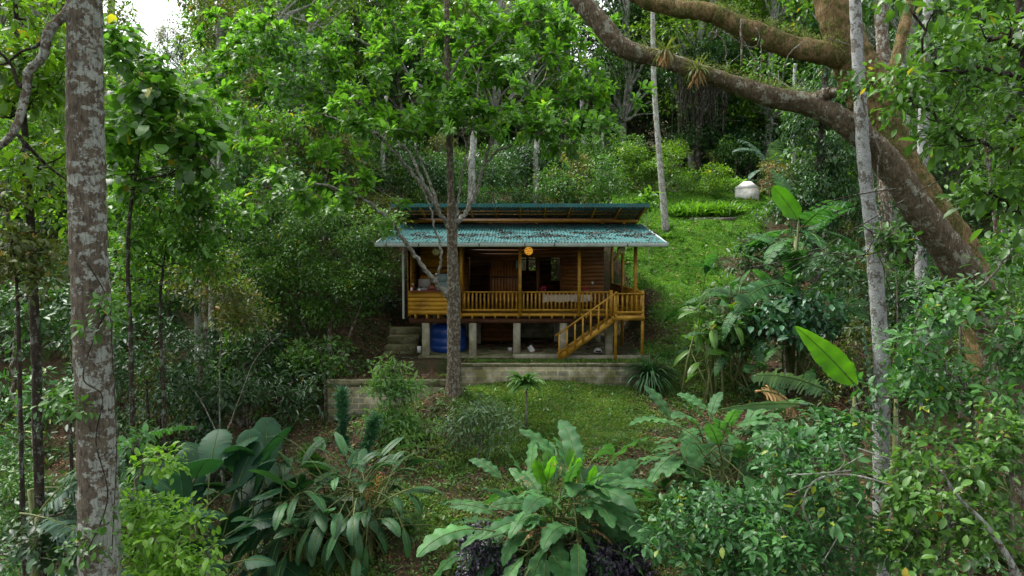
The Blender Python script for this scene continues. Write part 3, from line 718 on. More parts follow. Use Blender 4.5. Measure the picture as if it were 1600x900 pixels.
# upper roof, highest towards the front
UY0, UZ0, UY1, UZ1 = 27.95, 2.06, 34.0, .72
uz = lambda Y: UZ0 + (Y - UY0) * (UZ1 - UZ0) / (UY1 - UY0)
ur = corr('upper_roof', RX0, RX1, UY0, UZ0, UY1, UZ1, MATS['roof_green'])
corr('upper_roof_underside', RX0, RX1, UY0, UZ0, UY1, UZ1, MATS['roof_under'], off=-.008, parent=ur)
n = 540; xx = np.linspace(RX0 - .02, RX1 + .02, n); yw = UY0 - .03 + .012 * np.sin(2 * PI * xx / .115)
M = MB(); M.add(np.vstack([np.stack([xx, yw, np.full(n, UZ0 + .05)], -1), np.stack([xx, yw, UZ0 - .10 + .012 * np.sin(2 * PI * xx / .115)], -1)]), np.stack([np.arange(n - 1), np.arange(1, n), np.arange(1, n) + n, np.arange(n - 1) + n], -1)); M.build('roof_flashing', MATS['roof_green'], ur)
for k in range(11):
    x = RX0 + .12 + k * (RX1 - RX0 - .24) / 10
    M = MB(); M.bar((x, UY0 + .04, uz(UY0 + .04) - .075), (x, 33.3, uz(33.3) - .075), .05, .10); M.build('upper_rafter', MATS['wood_rail'], cab)
M = MB()
for Y in (28.15, 28.75, 29.2): M.box(RX0 + .05, RX1 - .05, Y, Y + .05, uz(Y) - .045, uz(Y) - .02)
M.build('purlin', MATS['wood_rail'], cab)
M = MB(); M.box(RX0 + .35, RX1 - .2, 29.35, 29.46, pz(347.5, 29.4), pz(343.4, 29.4)); M.build('clerestory_beam', MATS['wood_rail'], cab)
for px in (651, 766, 838, 941, 975):
    x = ph(px, 29.3); M = MB(); M.box(x - .06, x + .06, 29.34, 29.45, TZ + .03, pz(347.6, 29.4)); M.build('clerestory_stub', MATS['wood_rail'], cab)
M = MB(); M.box(RX0 + .5, RX1 - .6, 29.62, 29.65, .9, uz(29.6) - .09); M.build('clerestory_board', MATS['wood_dark'], cab)
M = MB(); M.box(ph(926, WY) - .035, ph(926, WY) + .035, WY - .02, WY - .002, pz(444, WY), pz(440, WY)); M.build('wall_switch', MATS['white_stuff'], cab)
M = MB(); M.box(ph(806, 27.9), ph(818, 27.9), 27.88, 27.9, pz(420, 27.9), pz(407, 27.9)); M.build('curtain_panel', MATS['fridge_grey'], cab)  # flat grey panel, taken for a curtain
# leaves fallen on the lower roof
rng = np.random.default_rng(3)
x = rng.uniform(RX0, RX1, 16000); y = rng.uniform(EY, TY, 16000); v = (y - EY) / (TY - EY)
den = (np.sin(x * 2.1 + np.sin(y * 3 + x) * 2) * np.sin(x * .8 - y * 1.7 + 1) + .25) * np.exp(-((v - .38) / .28) ** 2) + .05 * (1 - v)
kk = rng.random(16000) < np.clip(den, 0.012, 1) * 1.0; x, y = x[kk], y[kk]; P = np.stack([x, y, roofz(y) + .055], -1); D = unit(rng, len(P)); D[:, 2] *= .2
M = MB(); leaves(M, P, D, UP + unit(rng, len(P)) * .4, .05 + .09 * rng.random(len(P)), 'far'); tag(M.build('leaf_litter', MATS['roof_litter']), 'dead brown leaves lying on the lower green roof', kind='stuff')

# lanterns
def lantern(px, py, Y, mat, label):
    c = at(px, py, Y); R = .155
    o = empty('globe_lantern', c, label, 'lantern', 'round woven lanterns hanging from the porch eave')
    n1, n2 = 20, 12; M = MB(); V = []
    for i in range(n2 + 1):
        ph_ = PI * (i / n2 * .92 + .04)
        for j in range(n1): V.append(c + R * np.array([math.sin(ph_) * math.cos(2 * PI * j / n1), math.sin(ph_) * math.sin(2 * PI * j / n1), math.cos(ph_)]))
    F = [(i * n1 + j, i * n1 + (j + 1) % n1, (i + 1) * n1 + (j + 1) % n1, (i + 1) * n1 + j) for i in range(n2) for j in range(n1)]
    M.add(V, F); M.build('globe_shade', mat, o, True)
    M = MB(); M.tube([c + [0, 0, R - .01], [c[0], c[1], roofz(Y) - .02]], .008, 5); M.build('cord', MATS['black_stuff'], o)
    M = MB(); M.tube([c + [0, 0, R - .025], c + [0, 0, R + .02]], [.045, .03], 10); M.build('cap', MATS['wood_dark'], o)
lantern(681.5, 392.5, 25.4, MATS['lamp_off'], 'unlit round woven lantern above the kitchen counter')
lantern(826, 392, 25.4, MATS['lamp_lit'], 'glowing orange round woven lantern over the middle of the porch')
lantern(970.5, 390.5, 25.4, MATS['lamp_off'], 'unlit round woven lantern above the stair landing')

# kitchen things
c = at(662, 444, 26.7)
o = empty('gas_cooker', (c[0], 26.7, ZR + .03), 'small grey metal cooker beside the kitchen wall behind the counter', 'cooker')
M = MB(); M.box(ph(652, 26.6), ph(671, 26.6), 26.45, 26.9, ZR - .2, ZR + .10); M.build('body', MATS['picture_grey'], o)
M = MB(); M.box(ph(652, 26.6), ph(671, 26.6), 26.86, 26.9, ZR + .101, ZR + .42); M.build('lid', MATS['cloth_grey'], o)
for k in (0, 1):
    xx_ = ph(657 + 9 * k, 26.6); M = MB(); M.tube([(xx_, 26.6, ZR + .1), (xx_, 26.6, ZR + .125)], .07, 10); M.build('burner', MATS['black_stuff'], o)
x0_, x1_ = ph(682, 26.6), ph(699, 26.6)
o = empty('refrigerator', ((x0_ + x1_) / 2, 26.7, ZF), 'tall grey-green refrigerator half hidden behind the forked tree trunk', 'refrigerator')
M = MB(); M.box(x0_, x1_, 26.5, 26.95, ZF + .03, pz(428, 26.6)); M.build('body', MATS['fridge_grey'], o)
M = MB(); M.box(x0_ + .01, x1_ - .01, 26.47, 26.498, pz(440, 26.6), pz(429, 26.6)); M.box(x0_ + .01, x1_ - .01, 26.47, 26.498, ZF + .08, pz(441, 26.6)); M.build('door', MATS['fridge_grey'], o)
M = MB(); M.box(x0_ + .03, x0_ + .05, 26.44, 26.468, -1.6, -1.2); M.build('handle', MATS['white_stuff'], o)
def jar(px, py0, py1, Y, mat, label, w=.05, name='jar', cat='jar', capm='white_stuff', base=None):
    a = at(px, py0, Y); b = at(px, py1, Y); z0 = base if base is not None else b[2]
    o = empty(name, (a[0], Y, z0), label, cat)
    h = a[2] - z0
    M = MB(); M.tube([(a[0], Y, z0), (a[0], Y, z0 + h * .7), (a[0], Y, z0 + h * .8)], [w, w, w * .6], 10); M.build('body', MATS[mat], o)
    M = MB(); M.tube([(a[0], Y, z0 + h * .8), (a[0], Y, z0 + h)], w * .6, 10); M.build('lid', MATS[capm], o)
jar(645, 443, 456, FY + .1, 'red_brown', 'brown jar with pale lid on the corner of the kitchen counter', .06, base=ZR + .03)
jar(643, 449, 455, FY - .04, 'white_stuff', 'small white cup at the outer end of the kitchen counter', .04, 'cup', 'cup', base=ZR + .03)
jar(655, 451, 455, FY, 'white_stuff', 'low white bowl near the middle of the kitchen counter', .05, 'bowl', 'bowl', base=ZR + .03)
o = empty('cloth_bundle', (ph(674, 26), 26.0, ZR + .03), 'dark red heaped cloth lying on the kitchen counter', 'cloth')
M = MB(); M.tube([(ph(668, 26), 26, ZR + .04), (ph(671, 26), 26, ZR + .09), (ph(675, 26), 26, ZR + .13), (ph(681, 26), 26, ZR + .04)], [.02, .09, .1, .02], 8, .15, rng); M.build('cloth', MATS['red_brown'], o, True)
for px, w_, h_, mt, lab in ((659, .10, .10, 'black_stuff', 'black pot nearest the cooker on the lower kitchen shelf'), (666, .05, .14, 'red_brown', 'dark red bottle on the lower kitchen shelf')):
    z = pz(427, 26.8) + .02; x = ph(px, 26.8)
    o = empty('pot' if w_ > .08 else 'bottle', (x, 26.82, z), lab, 'pot' if w_ > .08 else 'bottle')
    M = MB(); M.tube([(x, 26.82, z), (x, 26.82, z + h_ * .6), (x, 26.82, z + h_)], [w_ * .8, w_, w_ * .5], 12); M.build('body', MATS[mt], o)
    M = MB(); M.tube([(x, 26.82, z + h_), (x, 26.82, z + h_ + .03)], [w_ * .5, w_ * .2], 8); M.build('lid', MATS['black_stuff'], o)
# porch table and vases
TY_ = 27.0; zt = pz(461.5, TY_)
o = empty('porch_table', (ph(886, TY_), 27.2, ZF), 'long low table under a pale cloth behind the porch railing', 'table')
a, b = ph(848, TY_), ph(925, TY_)
M = MB(); M.box(a, b, TY_, TY_ + .6, zt - .04, zt); M.build('tabletop', MATS['wood_wall'], o)
n = 60; xx = np.linspace(a - .01, b + .01, n); yy_ = TY_ - .02 + .012 * np.sin(xx * 23)
V = np.vstack([np.stack([xx, np.full(n, TY_ + .45), np.full(n, zt + .006)], -1), np.stack([xx, np.full(n, TY_ - .01), np.full(n, zt + .006)], -1), np.stack([xx, yy_, zt - .25 + .02 * np.sin(xx * 9)], -1)])
i = np.arange(n - 1); F = np.vstack([np.stack([i, i + 1, i + 1 + n, i + n], -1), np.stack([i + n, i + n + 1, i + 1 + 2 * n, i + 2 * n], -1)])
M = MB(); M.add(V, F); M.build('cloth_cover', MATS['cloth_grey'], o)
for x in (a + .08, b - .08):
    for y in (TY_ + .06, TY_ + .54):
        M = MB(); M.box(x - .03, x + .03, y - .03, y + .03, ZF, zt - .04); M.build('leg', MATS['wood_dark'], o)
for px, dx, lab in ((846, 0, 'pink flowers in a small vase beside the dark porch window'), (917, 0, 'crimson flowers in a small vase beneath the white wall switch')):
    x = ph(px, TY_) + (.1 if px == 846 else 0); z0 = zt + .008
    o = empty('flower_vase', (x, TY_ + .2, z0), lab, 'vase')
    M = MB(); M.tube([(x, TY_ + .2, z0), (x, TY_ + .2, z0 + .06), (x, TY_ + .2, z0 + .12)], [.03, .045, .025], 10); M.build('vase', MATS['white_stuff' if px == 846 else 'red_brown'], o)
    M = MB(); C = np.array([x, TY_ + .2, z0 + .25]); clump_leaves(M, rng, C, .12, 60, .06, 'far', .9); 
    M.build('flower_heads', MATS['pink'], o)
# things beneath the cabin
tx, ty, tr = ph(699, 27.0), 27.2, .72
o = empty('water_tank', (tx, ty, -3.74), 'large blue plastic water tank standing beneath the kitchen corner', 'water tank')
zz = [-3.74, -3.72, -3.5, -3.48, -3.46, -3.2, -3.18, -3.16, -2.9, -2.72, -2.6]; rr = [.66, .70, .72, .70, .72, .72, .70, .72, .72, .66, .3]
M = MB(); M.tube([(tx, ty, z) for z in zz], rr, 32); M.build('tank_body', MATS['tank_blue'], o, True)
M = MB(); M.tube([(tx, ty, -2.6), (tx, ty, -2.55)], .25, 20); M.build('lid', MATS['tank_blue'], o)
M = MB(); M.box(-3.5, 3.95, 25.55, 31.6, -3.9, -3.735); sl = M.build('floor_slab', MATS['concrete_mossy_dark']); tag(sl, 'pale concrete slab under the raised cabin', kind='structure')  # dark concrete stands in for the shade under the raised floor
M = MB(); M.box(-1.72 + 1.75, ph(872, 25.5), 25.38, 25.55, -3.9, -3.62); M.box(ph(880, 25.5), 5.0, 25.35, 25.5, -3.9, -3.66)
tag(M.build('kerb', MATS['concrete']), 'low concrete kerb along the front of the slab', kind='structure')
def bucket(px, py0, py1, Y, w, mat, label):
    a = at(px, py0, Y); z0 = -3.735; h = a[2] - z0
    o = empty('bucket', (a[0], Y, z0), label, 'bucket'); M = MB(); M.tube([(a[0], Y, z0), (a[0], Y, z0 + h)], [w * .8, w], 14); M.build('body', MATS[mat], o)
    M = MB(); q = np.linspace(0, PI, 9); M.tube(np.stack([a[0] + w * np.cos(q), np.full(9, Y - w * .5), z0 + h - .03 - .08 * np.sin(q)], -1), .008, 5); M.build('handle', MATS['black_stuff'], o)
bucket(797, 543, 553, 27.2, .10, 'white_stuff', 'white bucket just left of the middle concrete pier')
bucket(655, 541, 552, 26.6, .09, 'white_stuff', 'pale bucket beside the outermost pier near the concrete steps')
c = at(934, 546, 26.4)
o = empty('helmet', (c[0], 26.4, -3.735), 'white round helmet with a black visor lying beneath the stair landing', 'helmet')
M = MB(); V = []; 
for i in range(7):
    p_ = i / 6 * PI / 2
    for j in range(16): V.append((c[0] + .16 * math.cos(p_) * math.cos(j * PI / 8), 26.4 + .18 * math.cos(p_) * math.sin(j * PI / 8), -3.68 + .17 * math.sin(p_)))
M.add(V, [(i * 16 + j, i * 16 + (j + 1) % 16, (i + 1) * 16 + (j + 1) % 16, (i + 1) * 16 + j) for i in range(6) for j in range(16)]); M.build('shell', MATS['white_stuff'], o, True)
M = MB(); M.tube([(c[0], 26.4, -3.735), (c[0], 26.4, -3.68)], [.15, .165], 16); M.build('rim', MATS['black_stuff'], o)
M = MB(); M.box(c[0] - .1, c[0] + .1, 26.195, 26.235, -3.66, -3.6); M.build('visor', MATS['black_stuff'], o)
a = at(827, 541, 26.9); b = at(832, 553, 26.9)
o = empty('broken_board', (b[0], 26.9, -3.735), 'pale square board leaning in the dark space under the porch', 'board')
M = MB(); M.bar((b[0] + .02, 26.8, -3.73), (a[0], 26.9, a[2]), .2, .03, (0, 1, 0)); M.build('panel', MATS['white_stuff'], o)
M = MB(); M.bar((b[0] + .03, 26.83, -3.72), (a[0] + .55, 26.9, -3.70), .04, .04, (0, 1, 0)); M.build('batten', MATS['wood_dark'], o)
M = MB()
for k in range(26):
    p = np.array([rng.uniform(-1.2, 3.3), rng.uniform(27.4, 30), -3.69]); q = p + [rng.normal() * .5, rng.normal() * .3, rng.random() * .25]; M.bar(p, q, .06, .04)
for k in range(18):
    p = np.array([rng.uniform(-1.2, 3.3), rng.uniform(27.2, 29.5), -3.735]); w_ = .05 + .1 * rng.random(); M.box(p[0], p[0] + w_ * 2, p[1], p[1] + w_, p[2], p[2] + w_)
tag(M.build('timber_debris', MATS['wood_dark']), 'jumbled offcuts and timber under the cabin floor', kind='stuff')

# retaining walls, steps
o = empty('retaining_wall', (1.0, 24.1, -4.6), 'long mossy concrete block retaining wall with a pale top edge below the cabin', 'retaining wall', 'block retaining walls')
M = MB(); M.box(-2.12, 4.75, 24.02, 24.24, -5.2, -3.86); M.build('block_face', MATS['block_wall'], o)
M = MB(); M.box(-2.13, 4.77, 23.995, 24.27, -3.86, -3.75); M.build('cap', MATS['concrete_mossy_dark'], o)
M = MB(); M.box(-2.13, 4.77, 23.985, 24.02, -3.76, -3.742); M.build('top_edge', MATS['pale_cap'], o)
o = empty('retaining_wall', (-4, 23.35, -5), 'shorter lower block retaining wall behind the feathery young tree', 'retaining wall', 'block retaining walls')
M = MB(); M.box(-6.25, -2.14, 23.24, 23.44, -6.4, -4.42); M.build('block_face', MATS['block_wall'], o)
M = MB(); M.box(-6.27, -2.14, 23.22, 23.46, -4.42, -4.19); M.build('cap', MATS['concrete_mossy_dark'], o)
M = MB(); M.box(-6.27, -2.14, 23.21, 23.24, -4.20, -4.185); M.build('top_edge', MATS['pale_cap'], o)
o = empty('concrete_steps', (-4.3, 27, -3.9), 'worn concrete steps rising beside the outermost pier', 'steps')
for k, (py, Y) in enumerate(((552, 26.6), (541, 27.3), (526, 28.2), (514, 29.0))):
    z = pz(py, Y); M = MB(); M.box(-5.0 - .05 * k, -3.85, Y, Y + .9, z - .5, z); M.build('step', MATS['concrete_mossy_dark'], o)
# white concrete chamber on the hill
c = hit(1167, 312); Y = c[1]; w_ = 18 / ppm(Y); z0 = c[2] - .3; zt_ = pz(294, Y); za = pz(282, Y)
o = empty('concrete_chamber', (c[0], Y, z0), 'small weathered white concrete chamber with a pyramid top on the grassy hill', 'concrete chamber')
M = MB(); M.box(c[0] - w_, c[0] + w_, Y, Y + 2 * w_, z0, zt_); M.build('walls', MATS['tomb_white'], o)
q = .3 * w_; x = c[0]
M = MB(); M.add([(x - w_ - .04, Y - .04, zt_), (x + w_ + .04, Y - .04, zt_), (x + w_ + .04, Y + 2 * w_ + .04, zt_), (x - w_ - .04, Y + 2 * w_ + .04, zt_), (x - q, Y + w_ - q, za), (x + q, Y + w_ - q, za), (x + q, Y + w_ + q, za), (x - q, Y + w_ + q, za)],
                [(0, 1, 5, 4), (1, 2, 6, 5), (2, 3, 7, 6), (3, 0, 4, 7), (4, 5, 6, 7), (3, 2, 1, 0)]); M.build('pyramid_top', MATS['white_stuff'], o)
o.rotation_euler.z = -math.atan2(c[0], Y)
# flower bed kerb boards on the hill
c0 = hit(1077, 345); c1 = hit(1150, 344)
o = empty('garden_edging', (c0 + c1) / 2, 'low weathered timber and stone edging in front of the bright hillside ferns', 'garden edging')
for a, b in ((0, .48), (.52, 1)):
    p = c0 + (c1 - c0) * a; q = c0 + (c1 - c0) * b
    M = MB(); M.bar(p + [0, 0, .05], q + [0, 0, .08], .14, .2); M.build('board', MATS['twig'], o)
# ---------------------------------------------------------------- big-leaf plants
def bigleaf(mb, base, az, L, Wd, e0=1.1, bend=1.4, pet=.3, kind='paddle', rng=None, tear=0., wave=0., lobes=0, fold=.25, roll=0., petr=.012, pmb=None, tip=1.0):
    """one large leaf: petiole from base, blade with midrib arching from elevation e0, total bend"""
    n = 34
    h = np.array([math.cos(az), math.sin(az), 0.])
    p = np.array(base, float); e = e0
    side0 = np.array([-math.sin(az), math.cos(az), 0.])
    pp = [p.copy()]
    for i in range(5):
        p = p + (h * math.cos(e) + UP * math.sin(e)) * pet / 5; e -= bend * .25 / 5; pp.append(p.copy())
    (pmb or mb).tube(pp, [petr * 1.3] * 3 + [petr] * 3, 6, caps=False)
    mid = [p.copy()]; D = []
    for i in range(n):
        tt = i / n; e -= bend * .75 / n * (.5 + tt); d = h * math.cos(e) + UP * math.sin(e); D.append(d); p = p + d * L / n; mid.append(p.copy())
    D.append(D[-1]); mid = np.array(mid); D = np.array(D)
    t = np.linspace(0, 1, n + 1)
    if kind == 'banana': w = np.clip(np.minimum(t * 7, 1), 0, 1) ** .6 * np.clip((1 - t) * 3.2, 0, 1) ** .55 * (1 - .15 * t)
    elif kind == 'banana2': w = np.clip(t * 5, 0, 1) ** .6 * np.clip((1 - t) * 1.9, 0, 1) ** .75
    elif kind == 'oblong': w = np.clip(t * 4, 0, 1) ** .55 * np.clip((1 - t) * 2.6, 0, 1) ** .6
    elif kind == 'round': w = np.sin(PI * np.clip(t * .96 + .03, 0, 1)) ** .55
    elif kind == 'heart': w = np.clip(t * 9, 0, 1) ** .5 * (1 - t) ** .62 * 1.1
    elif kind == 'strap': w = np.clip(t * 5, 0, 1) ** .5 * np.clip((1 - t) * 1.5, 0, 1) ** .8
    else: w = np.sin(PI * np.clip(t ** .85 * .97 + .02, 0, 1)) ** .7
    w[-1] = .02
    ph_ = rng.random(2) * 6.28
    Nn = np.cross(D, side0); Nn = nrm(Nn)
    Nn = np.where(Nn[:, 2:3] < 0, Nn, Nn); Nn = nrm(np.cross(side0, D)) * -1.0
    Nn = np.where((Nn @ UP)[:, None] < 0, -Nn, Nn) if e0 < 1.5 else -np.cross(D, side0) * -1
    cs, sn = math.cos(roll), math.sin(roll)
    sd = nrm(side0 * cs + Nn * sn); nn = nrm(Nn * cs - side0 * sn)
    for s_ in (-1, 1):
        f = np.array([0, .5, 1.]); rid = .06
        P = []
        for i in range(n + 1):
            lob = 1 + (.07 * math.sin(t[i] * lobes * 6.28 + ph_[(s_ + 1) // 2]) if lobes else 0)
            ww = Wd / 2 * w[i] * (lob if lobes else 1) * (1 + .04 * rng.normal())
            row = []
            for q in f:
                zo = fold * ww * q - .35 * ww * q * q + rid * ww * (i % 2) * q + wave * ww * q * q * math.sin(t[i] * (lobes or 5) * 6.28 + 1.3 + ph_[(s_ + 1) // 2]) 
                row.append(mid[i] + s_ * sd[i] * ww * q + nn[i] * zo + D[i] * ww * q * .30)
            P.append(row)
        P = np.array(P)
        if tear <= 0:
            V = P.reshape(-1, 3); i, j = np.meshgrid(np.arange(n), np.arange(2), indexing='ij'); k = (i * 3 + j).ravel()
            F = np.stack([k, k + 1, k + 4, k + 3], -1)
            mb.add(V, F if s_ > 0 else F[:, ::-1])
        else:
            # split the blade between side veins
            for i in range(n):
                A, B = P[i].copy(), P[i + 1].copy()
                if rng.random() < tear:
                    dr = UP * -Wd * rng.random() * .25
                    A[2] += dr; B[2] += dr * (1 + .3 * rng.random()); B[2] = B[2] + (A[2] - B[2]) * .22; A[1] += dr * .3; B[1] += dr * .3
                    sh = 1 - .22 * rng.random(); A[2] = A[0] + (A[2] - A[0]) * sh; B[2] = B[0] + (B[2] - B[0]) * sh
                V = np.vstack([A, B]); F = np.array([(0, 1, 4, 3), (1, 2, 5, 4)]); mb.add(V, F if s_ > 0 else F[:, ::-1])
    mb.tube(mid[::3] + nn[::3][:len(mid[::3])] * petr * .4, np.linspace(petr, petr * .3, len(mid[::3])), 5, caps=False, mi=1)

def clump_plant(name, label, cat, px, py, Y, n, L, Wd, mat, seed, kind='paddle', e=(.5, 1.4), bend=(.8, 1.8), pet=(.3, .8), azr=None, height=0., spreadr=.15,
                group=None, tear=0., wave=0., lobes=0, fold=.25, stem=None, roll=.3, each=False, petr=.012, base=None, leafname='foliage'):
    rng = np.random.default_rng(seed + 50)
    b = base if base is not None else (hit(px, py) if Y is None else at(px, py, Y))
    b = np.array(b, float); g = g1(b[0], b[1])
    if base is None and Y is not None: height = max(height, b[2] - g); 
    root = empty(name, (b[0], b[1], g), label, cat, group)
    M = MB(); Sm = MB()
    nst = max(1, int(round(n / 6))) if stem else 1
    for i in range(n):
        az = (i * 2.39996 + rng.normal() * .3) if azr is None else rng.uniform(*azr)
        tl = (i + .5) / n
        e0 = e[1] - (e[1] - e[0]) * tl + rng.normal() * .1
        bb = np.array([b[0], b[1], g + height]) + np.array([rng.normal(), rng.normal(), 0]) * spreadr + UP * (-.0)
        bb[2] = max(bb[2] - rng.random() ** 1.5 * height * .85, g)
        l = L * rng.uniform(.7, 1.15)
        T = M
        if each: T = MB()
        bigleaf(T, bb, az, l, Wd * rng.uniform(.8, 1.15) * (l / L) ** .5, e0, rng.uniform(*bend), rng.uniform(*pet), kind, rng, tear, wave, lobes, fold, rng.normal() * roll, petr, None if each else Sm)
        if each: T.build('leaf', [MATS[mat], MATS['midrib']], root, True)
        if stem and height > .1 and i % 5 == 0:
            st = np.array([b[0], b[1], g - .1]) + np.array([rng.normal(), rng.normal(), 0]) * spreadr
            Sm.tube([st, (st + bb) / 2 + rng.normal(size=3) * .03, bb], [stem * 1.3, stem * 1.1, stem * .7], 8)
    if M.n: M.build(leafname, [MATS[mat], MATS['midrib']], root, True)
    if Sm.n: Sm.build('stem', MATS['stemgreen'], root, True)
    return root
m, t = newmat('stemgreen')
c = ramp(t, noise(t, 4, 4, .6, objco(t)), [(.3, (.05, .075, .02)), (.7, (.13, .14, .045))]); finish(t, c, .6)

def fountain(name, label, cat, b, n, L, mat, seed, w=.05, group=None, e=(.2, 1.45), bend=1.6, stem_h=0, jit=0.):
    rng = np.random.default_rng(seed); b = np.array(b, float); g = b[2]
    root = empty(name, b, label, cat, group); M = MB()
    for i in range(n):
        az = rng.random() * 6.28; el = rng.uniform(*e); l = L * rng.uniform(.6, 1.1); k = 7
        h = np.array([math.cos(az), math.sin(az), 0]); sd_ = np.array([-h[1], h[0], 0]); p = b + UP * stem_h + h * .04 + np.array([rng.normal(), rng.normal(), 0]) * jit; rows = []
        for j in range(k + 1):
            tt = j / k; ww = w * (math.sin(PI * min(1, tt * .8 + .2)) ** .7 + .02) * .5
            rows += [p - sd_ * ww + UP * ww * .5, p, p + sd_ * ww + UP * ww * .5]
            el2 = el - bend * tt ** 1.3; p = p + (h * math.cos(el2) + UP * math.sin(el2)) * l / k
        i_, j_ = np.meshgrid(np.arange(k), np.arange(2), indexing='ij'); kk = (i_ * 3 + j_).ravel()
        M.add(rows, np.stack([kk, kk + 1, kk + 4, kk + 3], -1))
    M.build('foliage', MATS[mat], root)
    if stem_h:
        M = MB(); M.tube([b - UP * .1, b + UP * stem_h * .5 + [.02, 0, 0], b + UP * stem_h], [.035, .028, .03], 8); M.build('stem', MATS['twig'], root)
    return root
# ================================================================ VEGETATION
# ---- near trunks
def trunk_only(name, label, Y, pts, rads, bark, seed=0, n=28, rough=.012, toground=True, cat='tree', extra=(), part='trunk', wob=.0, lump=.02):
    rng = np.random.default_rng(seed); P = [at(p[0], p[1], Y + (p[2] if len(p) > 2 else 0)) for p in pts]
    r = [v / FPX * Y for v in rads]
    if toground:
        gz = g1(P[-1][0], P[-1][1])
        if P[-1][2] > gz + .1:
            d = P[-1] - P[-2]; s = min(abs((P[-1][2] - gz) / (d[2] or 1)), 12); x = P[-1] + d * s * .5; P.append(np.array([x[0], x[1], g1(x[0], x[1]) - .4])); r.append(r[-1] * 1.15)
    root = empty(name, (P[-1][0], P[-1][1], P[-1][2] + .3), label, cat)
    T = MB(); sp = smoothpath(P, 14); rr = np.interp(np.linspace(0, 1, len(sp)), np.linspace(0, 1, len(r)), r)
    sp = sp + np.cumsum(rng.normal(size=sp.shape), 0) * wob
    T.tube(sp, rr * (1 + .03 * np.sin(np.arange(len(sp)) * 1.7)), n, rough, rng, lump=lump)
    T.build(part, MATS[bark], root, True)
    for (nm, ra, rb, pp, bk) in extra:
        q = smoothpath([at(p[0], p[1], Y + (p[2] if len(p) > 2 else 0)) for p in pp], 12)
        M = MB(); rr = np.linspace(ra, rb, len(q)) / FPX * Y
        M.tube(q + np.cumsum(rng.normal(size=q.shape), 0) * rr.mean() * .04, rr * (1 + .05 * np.sin(np.arange(len(q)) * 1.3)), 22, .02, rng, lump=.07); M.build(nm, MATS[bk], root, True)
    return root
t1 = trunk_only('tree', 'thick straight lichen-spotted trunk standing closest to the camera at the left', 8.4, [(131, -260), (132, -60), (133, 150), (136, 300), (141, 450), (150, 650), (155, 850), (157, 1000)],
           [24, 24.5, 25.5, 26.5, 27, 28, 29.5, 31], 'bark_lichen', 1, extra=[('branch', 7.5, 5, [(140, -25, .1), (105, 20, -.1), (80, 48, -.2), (72, 85, -.2), (50, 110, -.2), (42, 155, -.2), (22, 210, -.3), (-30, 250, -.3)], 'bark_lichen'),
                  ('branch', 3.5, 1.5, [(50, 105, -.2), (30, 135, -.2), (15, 100, -.2), (-15, 70, -.3)], 'bark_dark'),
                  ('branch', 3, 1.2, [(22, 205, -.3), (60, 245, 0), (85, 268, .2), (110, 285, .3)], 'bark_dark'),
                  ('branch', 3, 1, [(78, 50, -.2), (60, 70, 0), (35, 80, .2), (0, 100, .3), (-30, 60, .4)], 'bark_dark')])
M = MB(); rng = np.random.default_rng(2)
for _ in range(60):
    u = unit(rng, 1)[0]; C = at(132, -60, 8.4) + np.array([u[0] * 5.2, u[1] * 4.2, 2.6 + u[2] * 1.8]); clump_leaves(M, rng, C, rng.uniform(.6, 1.1), 46, .26, 'mid', .6)
M.build('crown', MATS['fresh'], t1)  # crown out of view, added to shade the lower-left foreground
# vine leaves on the near trunk are a climbing plant of their own
rng = np.random.default_rng(44)
o = empty('climbing_vine', at(150, 900, 8.2), 'thin leafy vine winding up the lichen-spotted near trunk', 'vine')
M = MB(); q = smoothpath([at(p[0], p[1], 8.05) for p in ((128, 880), (168, 780), (150, 690), (160, 620), (130, 590), (150, 520), (168, 470), (130, 400))], 8); M.tube(q, .008, 5, caps=False)
q2 = smoothpath([at(p[0], p[1], 8.05) for p in ((175, 860), (182, 700), (176, 560), (172, 480))], 8); M.tube(q2, .006, 5, caps=False); M.build('stem', MATS['bark_dark'], o)
M = MB()
for px, py, r, n in ((165, 480, .16, 60), (172, 500, .2, 50), (130, 510, .08, 14), (120, 640, .15, 40), (85, 630, .2, 50), (140, 645, .06, 8), (150, 850, .25, 60), (110, 860, .2, 40), (175, 800, .1, 12)):
    clump_leaves(M, rng, at(px, py, 8.0), r, n, .10, 'near', .9)
M.build('foliage', MATS['mid'], o)

trunk_only('white_barked_tree', 'slim white-barked trunk crossing in front of the great leaning limb', 12.6, [(1325, -220), (1336, 0), (1342, 120), (1350, 250), (1362, 360), (1372, 480), (1378, 580), (1377, 680), (1378, 900)],
           [8, 8.5, 9, 10, 10.5, 11.5, 12.5, 12.5, 13], 'bark_white', 2, 18)
trunk_only('white_barked_tree', 'thinner whitish trunk behind the mossy trunk at the right', 20, [(1455, -120), (1447, 80), (1443, 200), (1440, 330), (1439, 440), (1438, 520)], [6, 7, 8, 8, 9, 9], 'bark_white', 3, 14)
trunk_only('slender_tree', 'slender grey-white trunk on the grass just right of the cabin roof', hit(1040, 362)[1], [(1018, -150), (1020, 20), (1022, 130), (1030, 240), (1037, 320), (1040, 361)], [3.2, 3.5, 4, 4.5, 5.5, 6], 'bark_pale', 4, 14)
